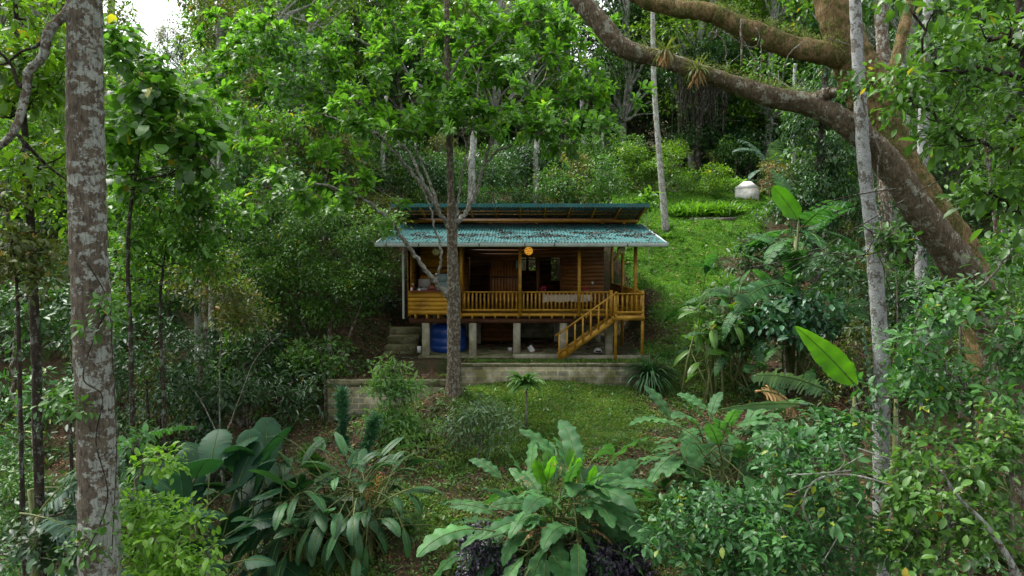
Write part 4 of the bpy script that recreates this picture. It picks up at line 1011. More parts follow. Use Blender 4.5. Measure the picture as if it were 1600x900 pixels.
# the great leaning tree
t2 = trunk_only('leaning_tree', 'massive grey tree leaning left with a long bare limb arching across the top right', 13.0,
    [(860, -90, .6), (905, -5, .5), (945, 45, .4), (975, 75, .3), (1040, 95, .2), (1120, 122, .1), (1200, 150, 0), (1270, 165, 0), (1330, 200, -.1), (1380, 245, -.2), (1430, 320, -.2), (1480, 390, -.1), (1530, 470, 0), (1570, 560, 0)],
    [12, 15, 17, 14, 12.5, 13.5, 14.5, 17, 18, 19, 22, 25, 28, 31], 'bark_limb', 5, 40, .02, lump=.07, extra=[('knot', 14, 7, [(1270, 158), (1290, 147, -.1), (1302, 146, -.2)], 'bark_limb')])
t3 = trunk_only('mossy_tree', 'huge orange-mossed trunk rising behind the arching grey limb', 14.6,
    [(1300, -160), (1300, -20), (1318, 60), (1345, 120), (1375, 180), (1400, 240), (1440, 300), (1490, 370), (1520, 450), (1545, 540)],
    [23, 26, 30, 32, 29, 25, 24, 25, 27, 30], 'bark_moss', 6, 40, .03, lump=.08,
    extra=[('limb', 19, 10.5, [(1345, 105), (1300, 88, -.1), (1240, 70, -.2), (1170, 45, -.2), (1110, 20, -.1), (1060, 12, 0), (1000, -10, .2), (960, -40, .3)], 'bark_moss'),
           ('limb', 10, 7, [(1380, 170), (1400, 100, .3), (1420, 20, .5), (1430, -60, .6)], 'bark_moss')])
# epiphytes and hanging vines on the limbs
rng = np.random.default_rng(9)
for px, py, n, lab in ((1040, 78, 60, 'rusty spiky air plant growing on the arching limb nearer its tip'), (1090, 108, 90, 'larger green spiky air plant growing on the arching limb')):
    b = at(px, py, 12.85); fountain('air_plant', lab, 'air plant', b, n, .38, 'epiphyte', px, .018, None, (-.9, 1.3), 1.0)
    P = np.repeat(b[None], 40, 0) + unit(rng, 40) * .06; D = unit(rng, 40) * .45 + [0, 0, -1]; M = MB(); leaves(M, P, D, unit(rng, 40), .22 + .14 * rng.random(40), 'thin', wide=.6)
    r_ = bpy.data.objects[[o.name for o in bpy.data.objects if o.name.startswith('air_plant')][-1]]; M.build('dead_leaves', MATS['dry'], r_)
mr = [o for o in bpy.data.objects if o.name == 'mossy_tree'][0]
M = MB()
for (a_, b_, n) in (((1000, -25), (1110, 8), 60), ((1110, 8), (1240, 52), 120), ((1240, 52), (1330, 75), 80), ((1300, 20), (1320, 80), 40), ((1370, 190), (1450, 300), 90), ((1450, 300), (1500, 380), 60)):
    for _ in range(n):
        f = rng.random(); c = at(a_[0] + (b_[0] - a_[0]) * f + rng.normal() * 6, a_[1] + (b_[1] - a_[1]) * f + rng.normal() * 6, 14.3 + rng.normal() * .12)
        clump_leaves(M, rng, c, .07, 14, .05, 'thin', 1, -.2)
M.build('moss', MATS['epiphyte'], mr)
lr_ = [o for o in bpy.data.objects if o.name == 'leaning_tree'][0]
M = MB()
for (a_, b_, n) in (((1110, 108), (1200, 130), 70), ((1200, 130), (1270, 150), 50), ((1000, 75), (1110, 108), 40), ((1330, 185), (1420, 290), 40)):
    for _ in range(n):
        f = rng.random(); c = at(a_[0] + (b_[0] - a_[0]) * f + rng.normal() * 4, a_[1] + (b_[1] - a_[1]) * f + rng.normal() * 4, 13.0 + rng.normal() * .1)
        clump_leaves(M, rng, c, .06, 12, .045, 'thin', 1, -.2)
M.build('moss', MATS['epiphyte'], lr_)
def vine(label, Y, paths, bark='twig', r=.01, leafy=0, mat='mid', seed=0, ls=.1):
    rng = np.random.default_rng(seed); P0 = at(paths[0][0][0], paths[0][0][1], Y)
    o = empty('hanging_vine', P0, label, 'vine'); M = MB(); Lm = MB()
    for pp in paths:
        q = smoothpath([at(p[0], p[1], Y + rng.normal() * .05) for p in pp], 8); q += np.cumsum(rng.normal(size=q.shape) * .008, 0); M.tube(q, r, 5, caps=False)
        if leafy:
            for c in q[::2]: clump_leaves(Lm, rng, c, .12, leafy, ls, 'mid', 1)
    M.build('stem', MATS[bark], o)
    if Lm.n: Lm.build('foliage', MATS[mat], o)
vine('thin brown vine hanging straight down between the two great limbs', 13.2, [[(1158, 30), (1160, 70), (1157, 105)]], 'bark_brown', .02)
vine('pale looping aerial roots trailing over the mossy upper limb', 13.9, [[(1180, 42), (1188, 60), (1170, 75), (1120, 48), (1110, 62)], [(1262, 62), (1240, 80), (1228, 105), (1218, 112)], [(1110, 50), (1128, 60), (1135, 88), (1136, 110)], [(1290, 60), (1330, 75), (1345, 90)]], 'twig', .012, 0)
vine('leafy creeper dangling under the arching grey limb', 13.4, [[(1215, 110), (1222, 150)], [(1190, 60), (1190, 120)], [(1150, 90), (1130, 105)]], 'twig', .008, 4, 'mid', 3, .1)
vine('tangle of bare dead twigs beside the slim white trunk', 11.8, [[(1160, 420), (1260, 400), (1330, 360), (1430, 300), (1500, 265)], [(1250, 470), (1300, 420), (1370, 395), (1440, 380)], [(1375, 400), (1385, 440), (1400, 480)], [(1300, 330), (1340, 350), (1360, 370), (1345, 400)], [(1200, 440), (1280, 400), (1350, 405)], [(1430, 290), (1440, 330), (1435, 370)], [(1260, 330), (1320, 310), (1400, 295)]], 'bark_dark', .009)

# ---- the forked tree in front of the cabin
central = plant('forked_tree', 'tall forked tree with glossy leaf clusters growing right in front of the cabin', 'tree', 22.0,
    [(709, 612), (709, 540), (709, 470), (707, 400), (706, 352), (704, 290), (702, 200), (700, 110), (698, 20), (698, -120)], .27, .09,
    [], 'obov', 'terminal', 'bark_ring', .26, seed=1, nlimb=0) if False else None
def central_tree():
    rng = np.random.default_rng(77); Y = 22.0; K = FPX / Y
    pt = lambda p: at(p[0], p[1], Y + (p[2] if len(p) > 2 else 0))
    b = pt((709, 612)); b[2] = g1(b[0], b[1]) - .2
    root = empty('forked_tree', (b[0], b[1], b[2] + .2), 'tall forked tree with glossy leaf clusters growing right in front of the cabin', 'tree')
    P = smoothpath([b] + [pt(p) for p in ((709.5, 590), (709, 540), (709, 470), (707, 400), (706, 352), (704, 290), (702, 200), (700, 110), (698, 20), (698, -120))], 10)
    r = np.interp(np.linspace(0, 1, len(P)), [0, .1, .2, .28, .31, .36, .47, .5, .54, .7, 1], [.31, .235, .21, .21, .225, .175, .165, .18, .12, .10, .07])
    T = MB(); T.tube(P, r, 26, .02, rng, lump=.03); T.build('trunk', MATS['bark_ring'], root, True)
    SPs = [P[55:]]; SRs = [r[55:]]
    def limb(ra, rb, pp, w=.02):
        q = smoothpath([pt(p) for p in pp], 7); q[1:] += rng.normal(size=q[1:].shape) * w; rr = np.linspace(ra, rb, len(q)) * .60
        M = MB(); M.tube(q, rr, 12, .03, rng); M.build('limb', MATS['bark_greylimb'], root, True); SPs.append(q); SRs.append(rr)
    limb(.15, .04, [(707, 470), (690, 452, -.2), (668, 425, -.5), (640, 388, -.9), (612, 350, -1.4), (575, 315, -1.8), (530, 295, -2.2), (480, 285, -2.5)])
    limb(.07, .03, [(680, 440, -.3), (688, 415, -.5), (690, 392, -.6), (680, 360, -.7), (672, 325, -.7), (655, 285, -.8), (640, 262, -.9)])
    limb(.13, .04, [(704, 358), (688, 335, -.3), (668, 300, -.6), (640, 265, -1), (605, 225, -1.4), (572, 200, -1.7), (520, 185, -2)])
    limb(.09, .03, [(676, 315, -.5), (655, 270, -.3), (640, 240, .1), (600, 200, .4), (570, 165, .6), (500, 140, .9), (430, 130, 1.2)])
    limb(.08, .025, [(688, 330, .1), (665, 270, .5), (650, 230, .8), (655, 190, 1.2), (640, 150, 1.5)])
    limb(.13, .035, [(713, 350), (728, 330, .2), (745, 298, .3), (755, 262, .3), (768, 215, .2), (775, 175, .2), (790, 140, 0), (830, 110, -.2)])
    limb(.07, .03, [(758, 255, .3), (780, 235, -.1), (815, 222, -.6), (850, 205, -1), (905, 180, -1.5)])
    limb(.07, .02, [(712, 348, -.1), (716, 310, -.3), (722, 270, -.5), (732, 225, -.7), (745, 160, -.9), (752, 90, -1.2), (790, 50, -1.4)])
    limb(.05, .02, [(770, 200, .2), (800, 170, .7), (845, 130, 1.2), (860, 90, 1.6)])
    limb(.06, .02, [(740, 305, .3), (735, 270, .8), (728, 230, 1.3), (720, 180, 1.7)])
    limb(.10, .03, [(702, 190), (672, 152, .2), (627, 106, .5), (570, 68, .8), (520, 50, 1.1), (440, 20, 1.4)])
    limb(.08, .03, [(701, 120), (730, 80, -.2), (790, 50, -.3), (850, 30, -.4)])
    limb(.035, .015, [(707, 470), (712, 455, -.2), (716, 448, -.25)])
    SP_ = np.vstack(SPs); SR_ = np.concatenate(SRs)
    # sprays: (px,py,rx,ry,dY,n)
    sp = [(410, 70, 95, 55, .5, 46), (480, 120, 95, 50, 0, 40), (390, 150, 60, 40, -.5, 20), (560, 175, 90, 32, -1.2, 34), (540, 60, 110, 60, .8, 34),
          (640, 195, 70, 28, -1.2, 26), (650, 40, 100, 60, .4, 38), (700, 165, 60, 34, -1.0, 26), (740, 185, 60, 22, -1.3, 18), (770, 60, 110, 70, -.6, 60), (730, 120, 80, 45, .6, 22),
          (850, 110, 95, 75, -.4, 56), (880, 195, 80, 32, -1.2, 32), (830, 180, 60, 25, -.8, 16), (930, 150, 50, 40, -.6, 18), (850, 20, 90, 45, -.8, 36), (925, 190, 60, 20, -1.3, 12),
          (470, 290, 75, 22, -2.4, 24), (395, 330, 55, 18, -2.6, 18), (540, 300, 60, 22, -2.0, 16), (610, 350, 16, 8, -1.6, 3), (400, 220, 75, 28, -1.4, 14), (520, 235, 60, 20, -1.6, 12),
          (620, 100, 80, 40, -.8, 22), (790, 205, 40, 16, -1.2, 8), (330, 90, 40, 40, .3, 12), (560, -30, 300, 40, .2, 60), (860, 235, 30, 8, -1.0, 4)]
    M = MB(); Tw = MB()
    for (px, py, rx, ry, dY, n) in sp:
        U = rng.normal(size=(int(n * .74), 3)) * .5
        Cs = np.array([at(px + u[0] * rx, py + u[1] * ry, Y + dY + u[2] * 1.5) for u in U])
        dd = [np.linalg.norm(SP_ - c_, axis=1).min() for c_ in Cs]
        for C in Cs[np.argsort(dd)]:
            j = np.argmin(np.linalg.norm(SP_ - C, axis=1) + np.where(SP_[:, 2] > C[2], .8, 0)); base = SP_[j]
            q = bez(base, C, 7, 0, .12, rng, .04); Tw.tube(q, np.linspace(min(SR_[j] * .75, .03), .007, 7), 5, caps=False); SP_ = np.vstack([SP_, q[2:6]]); SR_ = np.concatenate([SR_, np.full(4, max(.008, min(SR_[j] * .6, .02)))])
            k = 2 + int(rng.random() * 3); A = nrm(nrm(C - base) + UP * .5)
            tips = C + unit(rng, k) * .16; tips[0] = C
            for tp in tips[1:]: Tw.tube([q[5], tp], [.009, .006], 4, caps=False)
            rosettes(M, rng, tips, nrm(np.repeat(A[None], k, 0) + unit(rng, k) * .5), 9, .29, 'obov', 1.0, .28)
    Tw.build('twigs', MATS['twig'], root); M.build('crown', MATS['terminal'], root)
    # small fresh leaves on low limb
central_tree()

# ---- other trees, left to right: see plant() for the arguments
plant('young_leafy_tree', 'yellow-green leafy tree filling the top left corner beyond the near lichen trunk', 'tree', 12.0, [(55, 520), (45, 300), (30, 100), (20, -60)], .09, .03,
      [(40, 40, 110, 80), (20, 170, 90, 90), (70, 260, 70, 60), (30, 340, 80, 50), (90, 130, 50, 80)], 'near', 'bright', 'bark_dark', .15, .65, .42, seed=11, nlimb=70)
plant('broadleaf_tree', 'big-leaved bright tree whose domed crown meets the white sky at upper left', 'tree', 16.5, [(205, 560), (200, 380), (215, 250), (225, 140)], .06, .03,
      [(205, 110, 62, 48), (250, 155, 52, 40), (285, 215, 55, 40), (225, 205, 60, 40), (190, 60, 40, 18), (300, 270, 40, 26), (195, 270, 50, 36)], 'round', 'fresh', 'bark_dark', .22, .9, .45, seed=12, nlimb=60, droop=.55)
plant('understory_tree', 'dense mid-green tree directly under the domed broadleaf crown', 'tree', 17.5, [(255, 600), (250, 480), (260, 370)], .05, .025,
      [(250, 330, 100, 50), (300, 390, 70, 45), (210, 410, 60, 55), (330, 300, 50, 35)], 'near', 'fresh', 'bark_dark', .16, .9, .42, seed=13)
plant('yellow_leaved_shrub', 'olive shrub with some orange leaves at the left edge', 'shrub', 11.0, [(30, 560), (25, 430)], .04, .02,
      [(20, 390, 70, 45), (60, 430, 60, 35), (0, 300, 40, 40)], 'near', 'olive', 'bark_dark', .13, .6, .35, seed=14)
plant('fine_leaved_tree', 'wide dark tree of very fine leaves pressed against the cabin left side', 'tree', 26.5, [(520, 600), (515, 520), (530, 450)], .12, .05,
      [(480, 400, 105, 65), (570, 405, 65, 60), (430, 460, 60, 50), (540, 460, 70, 50), (590, 350, 40, 30), (500, 340, 60, 25)], 'far', 'mid', 'bark_brown', .13, .9, .6, seed=15, extra=[(.07, .03, [(520, 590), (555, 500), (585, 430)]), (.06, .03, [(518, 590), (480, 520), (450, 450)])])
plant('bright_tipped_shrub', 'shrub with layered lighter sprays left of the lower retaining wall', 'shrub', 24.0, [(510, 660), (508, 600), (505, 570)], .06, .03,
      [(500, 545, 50, 20), (540, 575, 40, 14), (480, 565, 40, 18)], 'mid', 'mid', 'bark_brown', .17, .7, .4, seed=16, extra=[(.04, .02, [(512, 650), (540, 610), (550, 580)])])
plant('spindly_shrub', 'loose yellow-green shrub with thin bare stems in the left undergrowth', 'shrub', 19.0, [(345, 720), (343, 600), (345, 520)], .03, .012,
      [(350, 470, 80, 30), (300, 440, 60, 35), (400, 500, 60, 22), (330, 410, 50, 22)], 'mid', 'olive', 'twig', .13, .45, .42, seed=17, extra=[(.02, .008, [(345, 700), (375, 620), (400, 560), (440, 520)]), (.02, .008, [(345, 690), (310, 620), (270, 580)])])
plant('pale_branched_tree', 'pale bare-limbed tree with thin tan forks left of centre', 'tree', 33.0, [(345, 420), (350, 330), (346, 240), (343, 100), (345, -60)], .26, .16,
      [(330, 30, 70, 50), (400, 330, 40, 30)], 'far', 'olive', 'bark_pale', .2, .5, .8, seed=18,
      extra=[(.12, .04, [(345, 300), (330, 240), (322, 170), (310, 110)]), (.10, .04, [(350, 320), (362, 260), (378, 160), (395, 130)]), (.10, .03, [(348, 380), (320, 350), (290, 340)])])
plant('twisted_tree', 'small grey tree forking above the bushes in the left middle', 'tree', 24.0, [(308, 420), (308, 380), (312, 320)], .12, .05,
      [(300, 300, 40, 22), (360, 350, 40, 20)], 'mid', 'mid', 'bark_pale', .18, .5, .4, seed=19, extra=[(.08, .03, [(306, 385), (290, 355), (275, 335)]), (.06, .02, [(310, 370), (330, 340), (345, 320)])])
for i, (px, Y, w, lab) in enumerate(((18, 20, .13, 'dark slim trunk nearest the left edge in the shade'), (52, 19, .15, 'dark straight trunk between the left edge and the near trunk'), (325, 21, .16, 'dark shaded trunk above the spindly shrub stems'), (205, 30, .12, 'shadowed trunk just right of the near lichen trunk'))):
    trunk_only('shaded_tree', lab, Y, [(px - 6, 330), (px - 2, 450), (px, 600), (px + 3, 700)], [w * FPX / Y * .42] * 4, 'bark_brown', 60 + i, 10, wob=.03)
plant('sunlit_tree', 'light green tree of medium leaves left of the forked tree crown', 'tree', 27, [(330, 460), (335, 330), (350, 200)], .12, .05,
      [(340, 190, 70, 50), (400, 240, 60, 40), (300, 130, 40, 30), (440, 190, 50, 40)], 'mid', 'fresh', 'bark_pale', .2, .55, .5, seed=91)
plant('sunlit_tree', 'broad fresh-green tree behind the near lichen trunk at the upper left', 'tree', 24, [(120, 500), (120, 300), (130, 150)], .12, .05,
      [(110, 120, 100, 80), (150, 250, 90, 60), (50, 230, 80, 60), (200, 340, 70, 40)], 'mid', 'fresh', 'bark_brown', .19, .75, .5, seed=92)
plant('olive_tree', 'dull olive tree with fine twigs between the sunlit tree and the forked tree', 'tree', 31, [(430, 460), (440, 320), (450, 180)], .12, .05,
      [(430, 210, 70, 50), (480, 260, 60, 40), (420, 130, 50, 40), (520, 230, 50, 40)], 'far', 'olive', 'bark_pale', .17, .5, .5, seed=93)
plant('sunlit_tree', 'fresh-green low tree right above the wide fine-leaved tree', 'tree', 28.5, [(400, 480), (400, 400)], .08, .04,
      [(380, 330, 70, 30), (450, 320, 60, 28), (320, 370, 50, 30)], 'mid', 'fresh', 'bark_brown', .18, .7, .4, seed=94)
plant('sunlit_tree', 'leafy tree hanging over the spindly shrub at left of centre', 'tree', 21.5, [(255, 640), (262, 480)], .07, .03,
      [(270, 400, 70, 40), (220, 470, 60, 40), (330, 430, 50, 30)], 'mid', 'fresh', 'bark_brown', .17, .7, .4, seed=95)
# understory shrubs, left
for i, (px, py, Y, rx, ry, mt, ls, lab) in enumerate((
    (60, 500, 17, 90, 60, 'dark', .15, 'dark leafy shrub behind the fan-shaped leaves at far left'),
    (230, 560, 19, 90, 60, 'deep', .14, 'shadowed shrub just right of the near trunk at mid height'),
    (110, 620, 12.5, 70, 50, 'shrub', .13, 'pale-leaved sapling cluster just left of the near trunk'),
    (320, 620, 21, 90, 45, 'deep', .15, 'low shadowy shrub at the foot of the spindly stems'),
    (430, 560, 25, 80, 60, 'deep', .15, 'deep shaded bush left of the layered lighter sprays'),
    (400, 400, 29, 60, 40, 'mid', .15, 'lighter round bush behind the wide fine-leaved tree'),
    (250, 480, 22, 80, 45, 'dark', .15, 'dark bush under the dense mid-green tree'),
    (110, 440, 23, 70, 60, 'dark', .15, 'gloomy bush behind the dark slim trunks'),
    (440, 620, 21, 70, 40, 'deep', .2, 'dark long-leaved bush left of the mossy lower wall'),
    (590, 500, 31, 40, 50, 'deep', .12, 'small dark bush on the leaf-covered bank'),
    )):
    plant('understory_shrub', lab, 'shrub', Y, [(px, py + 60), (px, py + 20)], .04, .02, [(px, py, rx, ry)], 'mid' if ls < .2 else 'lance', mt, 'bark_dark', ls, .7, .45, seed=100 + i, nlimb=24, toground=True)

# ---- lower left
def at_hit(px, py): return hit(px, py)
clump_plant('paddle_leaf_plant', 'large dark glossy paddle-leaved plant in the lower left hollow', 'plant', 320, 800, 13.2, 34, 1.15, .66, 'paddle', 1, 'round', (.35, 1.5), (.3, 1.0), (.45, 1.1), height=.55, stem=.05, fold=.22, roll=.3, spreadr=.3)
clump_plant('paddle_leaf_plant', 'second glossy paddle-leaved plant behind and right of the larger one', 'plant', 395, 770, 14.6, 22, 1.1, .60, 'paddle', 2, 'round', (.3, 1.45), (.3, 1.1), (.4, .9), height=.5, stem=.04, fold=.22, spreadr=.25)
clump_plant('low_heart_plant', 'low plant of three rounded leaves on bare soil at bottom left', 'plant', 348, 872, 11.8, 4, .55, .42, 'paddle', 3, 'heart', (.0, .5), (.5, 1.0), (.15, .3), height=.3, fold=.1)
clump_plant('fan_leaf_plant', 'grey-green giant leaves spreading from the left edge of the picture', 'plant', 20, 800, 9.6, 9, 1.25, .62, 'greyban', 4, 'banana', (.0, .9), (.6, 1.2), (.3, .7), azr=(-.9, 1.9), height=.75, tear=.5, stem=.07)
clump_plant('fan_leaf_plant', 'dark feathery giant leaf arching above the far left undergrowth', 'plant', 60, 700, 12.5, 6, 1.6, .5, 'banana', 5, 'banana', (.2, 1.0), (.6, 1.4), (.4, .9), height=1.0, tear=.7, stem=.06)
plant('lime_shrub', 'fresh yellow-green leafy shrub right of the foot of the near trunk', 'shrub', 9.2, [(250, 960), (248, 880)], .03, .015,
      [(240, 850, 90, 60), (200, 780, 50, 45), (290, 900, 70, 40), (230, 720, 40, 24)], 'near', 'lime', 'twig', .105, .8, .26, seed=21, nlimb=50)
plant('round_leaf_sapling', 'pale blue-green round-leaved sapling between near trunk and paddle leaves', 'shrub', 10.5, [(215, 800), (212, 720)], .015, .008,
      [(215, 690, 30, 45), (235, 740, 30, 20)], 'near', 'wavy', 'twig', .13, .4, .24, seed=22)
plant('shaded_thicket', 'dark thicket left of the foot of the near trunk', 'shrub', 10.0, [(40, 950), (50, 880)], .03, .015, [(50, 860, 90, 50), (100, 800, 40, 40)], 'near', 'deep', 'twig', .13, .6, .3, seed=23)
# pinnate/strap plant with orange flowers
rf = clump_plant('drooping_leaf_plant', 'wide plant of drooping ribbed leaves with orange flowers at lower left of centre', 'plant', 560, 760, 14.1, 125, .72, .20, 'ribbed', 6, 'oblong', (-.6, 1.3), (.8, 2.0), (.4, 1.25), height=.8, spreadr=.28, stem=.03, fold=.3)
rng = np.random.default_rng(8); M = MB()
for px, py in ((588, 758), (582, 770), (594, 748), (575, 775)): clump_leaves(M, rng, at(px, py, 13.4), .07, 26, .045, 'thin', 1.3)
M.build('flowers', MATS['flower'], rf)
clump_plant('drooping_leaf_plant', 'long-leaved shaded plant left of the orange-flowered one', 'plant', 470, 775, 14.0, 62, .9, .22, 'ribbed', 7, 'oblong', (-.3, 1.2), (.8, 1.8), (.3, .9), height=.6, spreadr=.2, stem=.03)
def bottlebrush(label, tops, Y, mat='mid', seed=0):
    rng = np.random.default_rng(seed); b = at(tops[0][0], tops[0][1], Y); g = g1(b[0], b[1])
    o = empty('spike_plant', (b[0], b[1], g), label, 'plant'); M = MB(); T = MB()
    for (p, q_) in tops[1:]:
        a = at(p[0], p[1], Y); z = at(q_[0], q_[1], Y); q = smoothpath([np.array([b[0], b[1], g - .1]), a, z], 8); T.tube(q, .02, 6)
        Q = q[6:]; n = 420; tt = rng.random(n) * (len(Q) - 1); i = tt.astype(int); P = Q[i] + (Q[np.minimum(i + 1, len(Q) - 1)] - Q[i]) * (tt - i)[:, None]
        ax = nrm(Q[-1] - Q[0]); leaves(M, P, unit(rng, n) + ax * .9, unit(rng, n), .22 + .08 * rng.random(n), 'thin', wide=1.3)
    T.build('stem', MATS['bark_brown'], o); M.build('foliage', MATS[mat], o)
bottlebrush('tall bottlebrush-like green spikes in front of the lower block wall', [(545, 740), ((536, 690), (534, 612)), ((572, 700), (586, 655))], 17.5, 'blue')
bottlebrush('leaning bottlebrush-like spike above the drooping long leaves', [(520, 760), ((500, 740), (478, 712))], 15.0, seed=2)
# feathery sapling
plant('feathery_sapling', 'feathery light-green sapling in front of the lower block wall', 'sapling', 19.5, [(622, 720), (620, 650), (616, 570)], .03, .012,
      [(612, 580, 32, 18), (630, 612, 42, 14), (598, 605, 30, 10), (620, 650, 45, 14), (645, 670, 45, 14), (590, 660, 36, 12), (625, 700, 50, 14)], 'lance', 'feather', 'twig', .17, 1.5, .26, seed=24, wide=1.3)
plant('grey_green_shrub', 'soft grey-green shrub of hand-shaped leaves below the forked tree', 'shrub', 18.5, [(750, 700), (752, 660)], .025, .012,
      [(755, 640, 50, 24), (720, 665, 36, 20), (790, 660, 34, 20), (745, 690, 45, 16)], 'lance', 'sage', 'twig', .16, .95, .28, seed=25, wide=1.3)
plant('weedy_shrub', 'yellowish low weeds on the mound left of the grey-green shrub', 'shrub', 18.0, [(660, 735), (660, 715)], .015, .01, [(655, 705, 50, 22), (690, 730, 40, 18)], 'thin', 'lawn', 'twig', .12, .5, .3, seed=26, wide=1.5)
b = hit(822, 672)
rt = fountain('dracaena', 'single-stemmed rosette plant with long striped arching leaves on the lawn', 'plant', b, 64, .72, 'feather', 3, .14, None, (-.3, 1.4), 1.5, stem_h=(672 - 600) / ppm(b[1]))
b = hit(1014, 606)
fountain('fountain_plant', 'dark fountain of narrow arching leaves at the right end of the long wall', 'plant', b, 170, 1.25, 'ribbed', 4, .055, None, (.0, 1.5), 1.7, stem_h=.35)
for (px, py, lab) in ((1088, 546, 'grassy tussock on the slope right of the landing posts'),):
    b = hit(px, py); fountain('grass_tussock', lab, 'plant', b, 260, .8, 'mid', 5, .022, None, (.3, 1.5), 1.6)
for px, py, L, n, lab in ((1042, 372, .5, 40, 'small spiky fern clump at the foot of the slender trunk by the roof'),):
    b = hit(px, py); fountain('fern_clump', lab, 'plant', b, n, L, 'lime', 6, .06, None, (.5, 1.5), 1.2)
# hillside ferns behind the edging
for i, px in enumerate((1062, 1078, 1094, 1110, 1126, 1140)):
    b = hit(px, 338 - (i % 2) * 4); fountain('hill_fern', 'one of the bright green ferns massed behind the garden edging', 'fern', b, 170, .95, 'lime', 30 + i, .09, 'bright ferns behind the garden edging', (.5, 1.5), 1.0, jit=.32)
# ---- central wavy-leaved plant and kin
wp = clump_plant('wavy_leaf_plant', 'big plant of wavy-edged pale green leaves at the bottom centre', 'plant', 880, 800, 13.7, 130, 1.25, .36, 'wavy', 8, 'oblong', (-.4, 1.3), (.6, 2.0), (.4, 1.3), height=.45, spreadr=.36, stem=.03, wave=.14, lobes=5, fold=.30, roll=.4)
rng = np.random.default_rng(28); M = MB()
for i in range(9):
    bb = at(880 + rng.normal() * 28, 800, 13.6) + [0, 0, -.3]; bigleaf(M, bb, rng.random() * 6.28, .55, .26, 1.45, .3, .75 + .3 * rng.random(), 'oblong', rng, 0, .05, 3, fold=.15, roll=rng.normal() * .5)
M.build('young_leaves', [MATS['bananab'], MATS['midrib']], wp, True)
rng = np.random.default_rng(18); M = MB()
for px, py in ((865, 725), (880, 730), (892, 738), (900, 752), (815, 752), (826, 758), (905, 775)): clump_leaves(M, rng, at(px, py, 13.3), .07, 30, .05, 'thin', .8)
M.build('dry_flowers', MATS['dry'], wp)
M = MB()
for i in range(7):
    az = [3.5, 3.9, 4.1, 3.3, 5.9, .2, 4.5][i]; b = at(880 + 10 * (i - 3), 830, 13.7); bigleaf(M, b, az, .7, .12, .5, 1.6, .3, 'strap', rng, .8, .4, 6)
M.build('withered_leaves', [MATS['dry'], MATS['dry']], wp, True)
clump_plant('wavy_leaf_plant', 'second wavy-leaved plant on the slope right of the lawn', 'plant', 1130, 690, 15.6, 100, 1.12, .34, 'wavy', 9, 'oblong', (-.3, 1.35), (.5, 1.6), (.4, 1.2), height=.75, spreadr=.4, stem=.03, wave=.14, lobes=5, fold=.30)
o = clump_plant('dead_leaf_clump', 'brown collapsed dead leaves beside the second wavy-leaved plant', 'dead leaves', 1060, 740, 14.8, 6, .55, .16, 'litter', 10, 'strap', (.0, .6), (1.0, 1.8), (.1, .2), height=.15, tear=.6, wave=.5, lobes=4)
for i, (px, py, rx, ry, lab) in enumerate(((745, 850, 45, 26, 'purple-leaved bush left of the wavy plant foot'), (765, 900, 50, 24, 'purple-leaved bush at the bottom edge under the withered leaf'), (930, 880, 65, 32, 'broad dark purple bush right below the wavy plant'), (860, 905, 50, 20, 'small dark purple bush at the bottom centre edge'), (980, 905, 40, 24, 'purple bush tucked at the lower right of the wavy plant'))):
    plant('purple_bush', lab, 'shrub', 12.9 + .1 * i, [(px, py + 30), (px, py + 10)], .015, .01, [(px, py, rx, ry)], 'near', 'purple', 'twig', .085, 1.3, .22, seed=40 + i, group='purple-leaved bushes', flat=.8, nlimb=16)
# ---- right side: bananas and heliconias
clump_plant('banana_plant', 'banana plant with one bright upright leaf above the hillside heliconias', 'banana plant', 1244, 362, 23.0, 30, 2.2, .70, 'banana', 11, 'banana', (.1, 1.5), (.7, 1.7), (.4, .8), height=2.2, tear=.35, stem=.11, each=True, petr=.02)
o = empty('banana_shoot', (at(1228, 420, 23.6)[0], 23.6, g1(at(1228, 420, 23.6)[0], 23.6)), 'young banana plant with a single bright upright paddle leaf', 'banana plant')
M = MB(); rng = np.random.default_rng(3); bb = at(1248, 345, 22.6); bigleaf(M, bb, PI * .97, 1.35, .62, 1.12, .35, .05, 'banana', rng, 0, 0, fold=.1, roll=1.2, petr=.02); M.build('leaf', [MATS['bananab'], MATS['midrib']], o, True)
M = MB(); g_ = ORG[o.name]; M.tube([g_ - UP * .1, (g_ + bb) / 2 + [.05, 0, 0], bb], [.08, .06, .03], 8); M.build('stem', MATS['stemgreen'], o, True)
clump_plant('heliconia', 'tall heliconia with dark arching leaves on the grass slope', 'plant', 1165, 470, 22.8, 55, 1.35, .38, 'banana', 12, 'paddle', (-.1, 1.45), (.6, 1.8), (.4, 1.1), height=1.3, spreadr=.45, stem=.035, tear=.12)
clump_plant('heliconia', 'shorter heliconia with wide leaves at the lower left of the banana', 'plant', 1120, 495, 22.6, 60, .8, .24, 'fresh', 13, 'paddle', (-.3, 1.3), (.6, 1.8), (.3, .9), height=.8, spreadr=.4, stem=.03)
clump_plant('heliconia', 'drooping dark heliconia to the right of the banana stem', 'plant', 1290, 480, 22.0, 55, 1.2, .36, 'banana', 14, 'paddle', (-.3, 1.3), (.8, 1.9), (.4, 1.0), height=1.3, spreadr=.5, stem=.035, tear=.2)
plant('coffee_like_shrub', 'shrub with layered horizontal leaves beneath the banana', 'shrub', 21.5, [(1225, 560), (1230, 500)], .04, .02, [(1240, 470, 70, 20), (1200, 500, 60, 20), (1290, 500, 60, 22), (1230, 525, 80, 16)], 'near', 'blue', 'bark_brown', .24, .6, .4, seed=50, droop=.5)
plant('slope_shrub', 'leafy dark shrub beside the grassy tussock on the slope', 'shrub', 22.5, [(1130, 560), (1130, 520)], .03, .015, [(1130, 500, 50, 36), (1160, 530, 40, 20)], 'near', 'mid', 'twig', .18, .7, .35, seed=51)
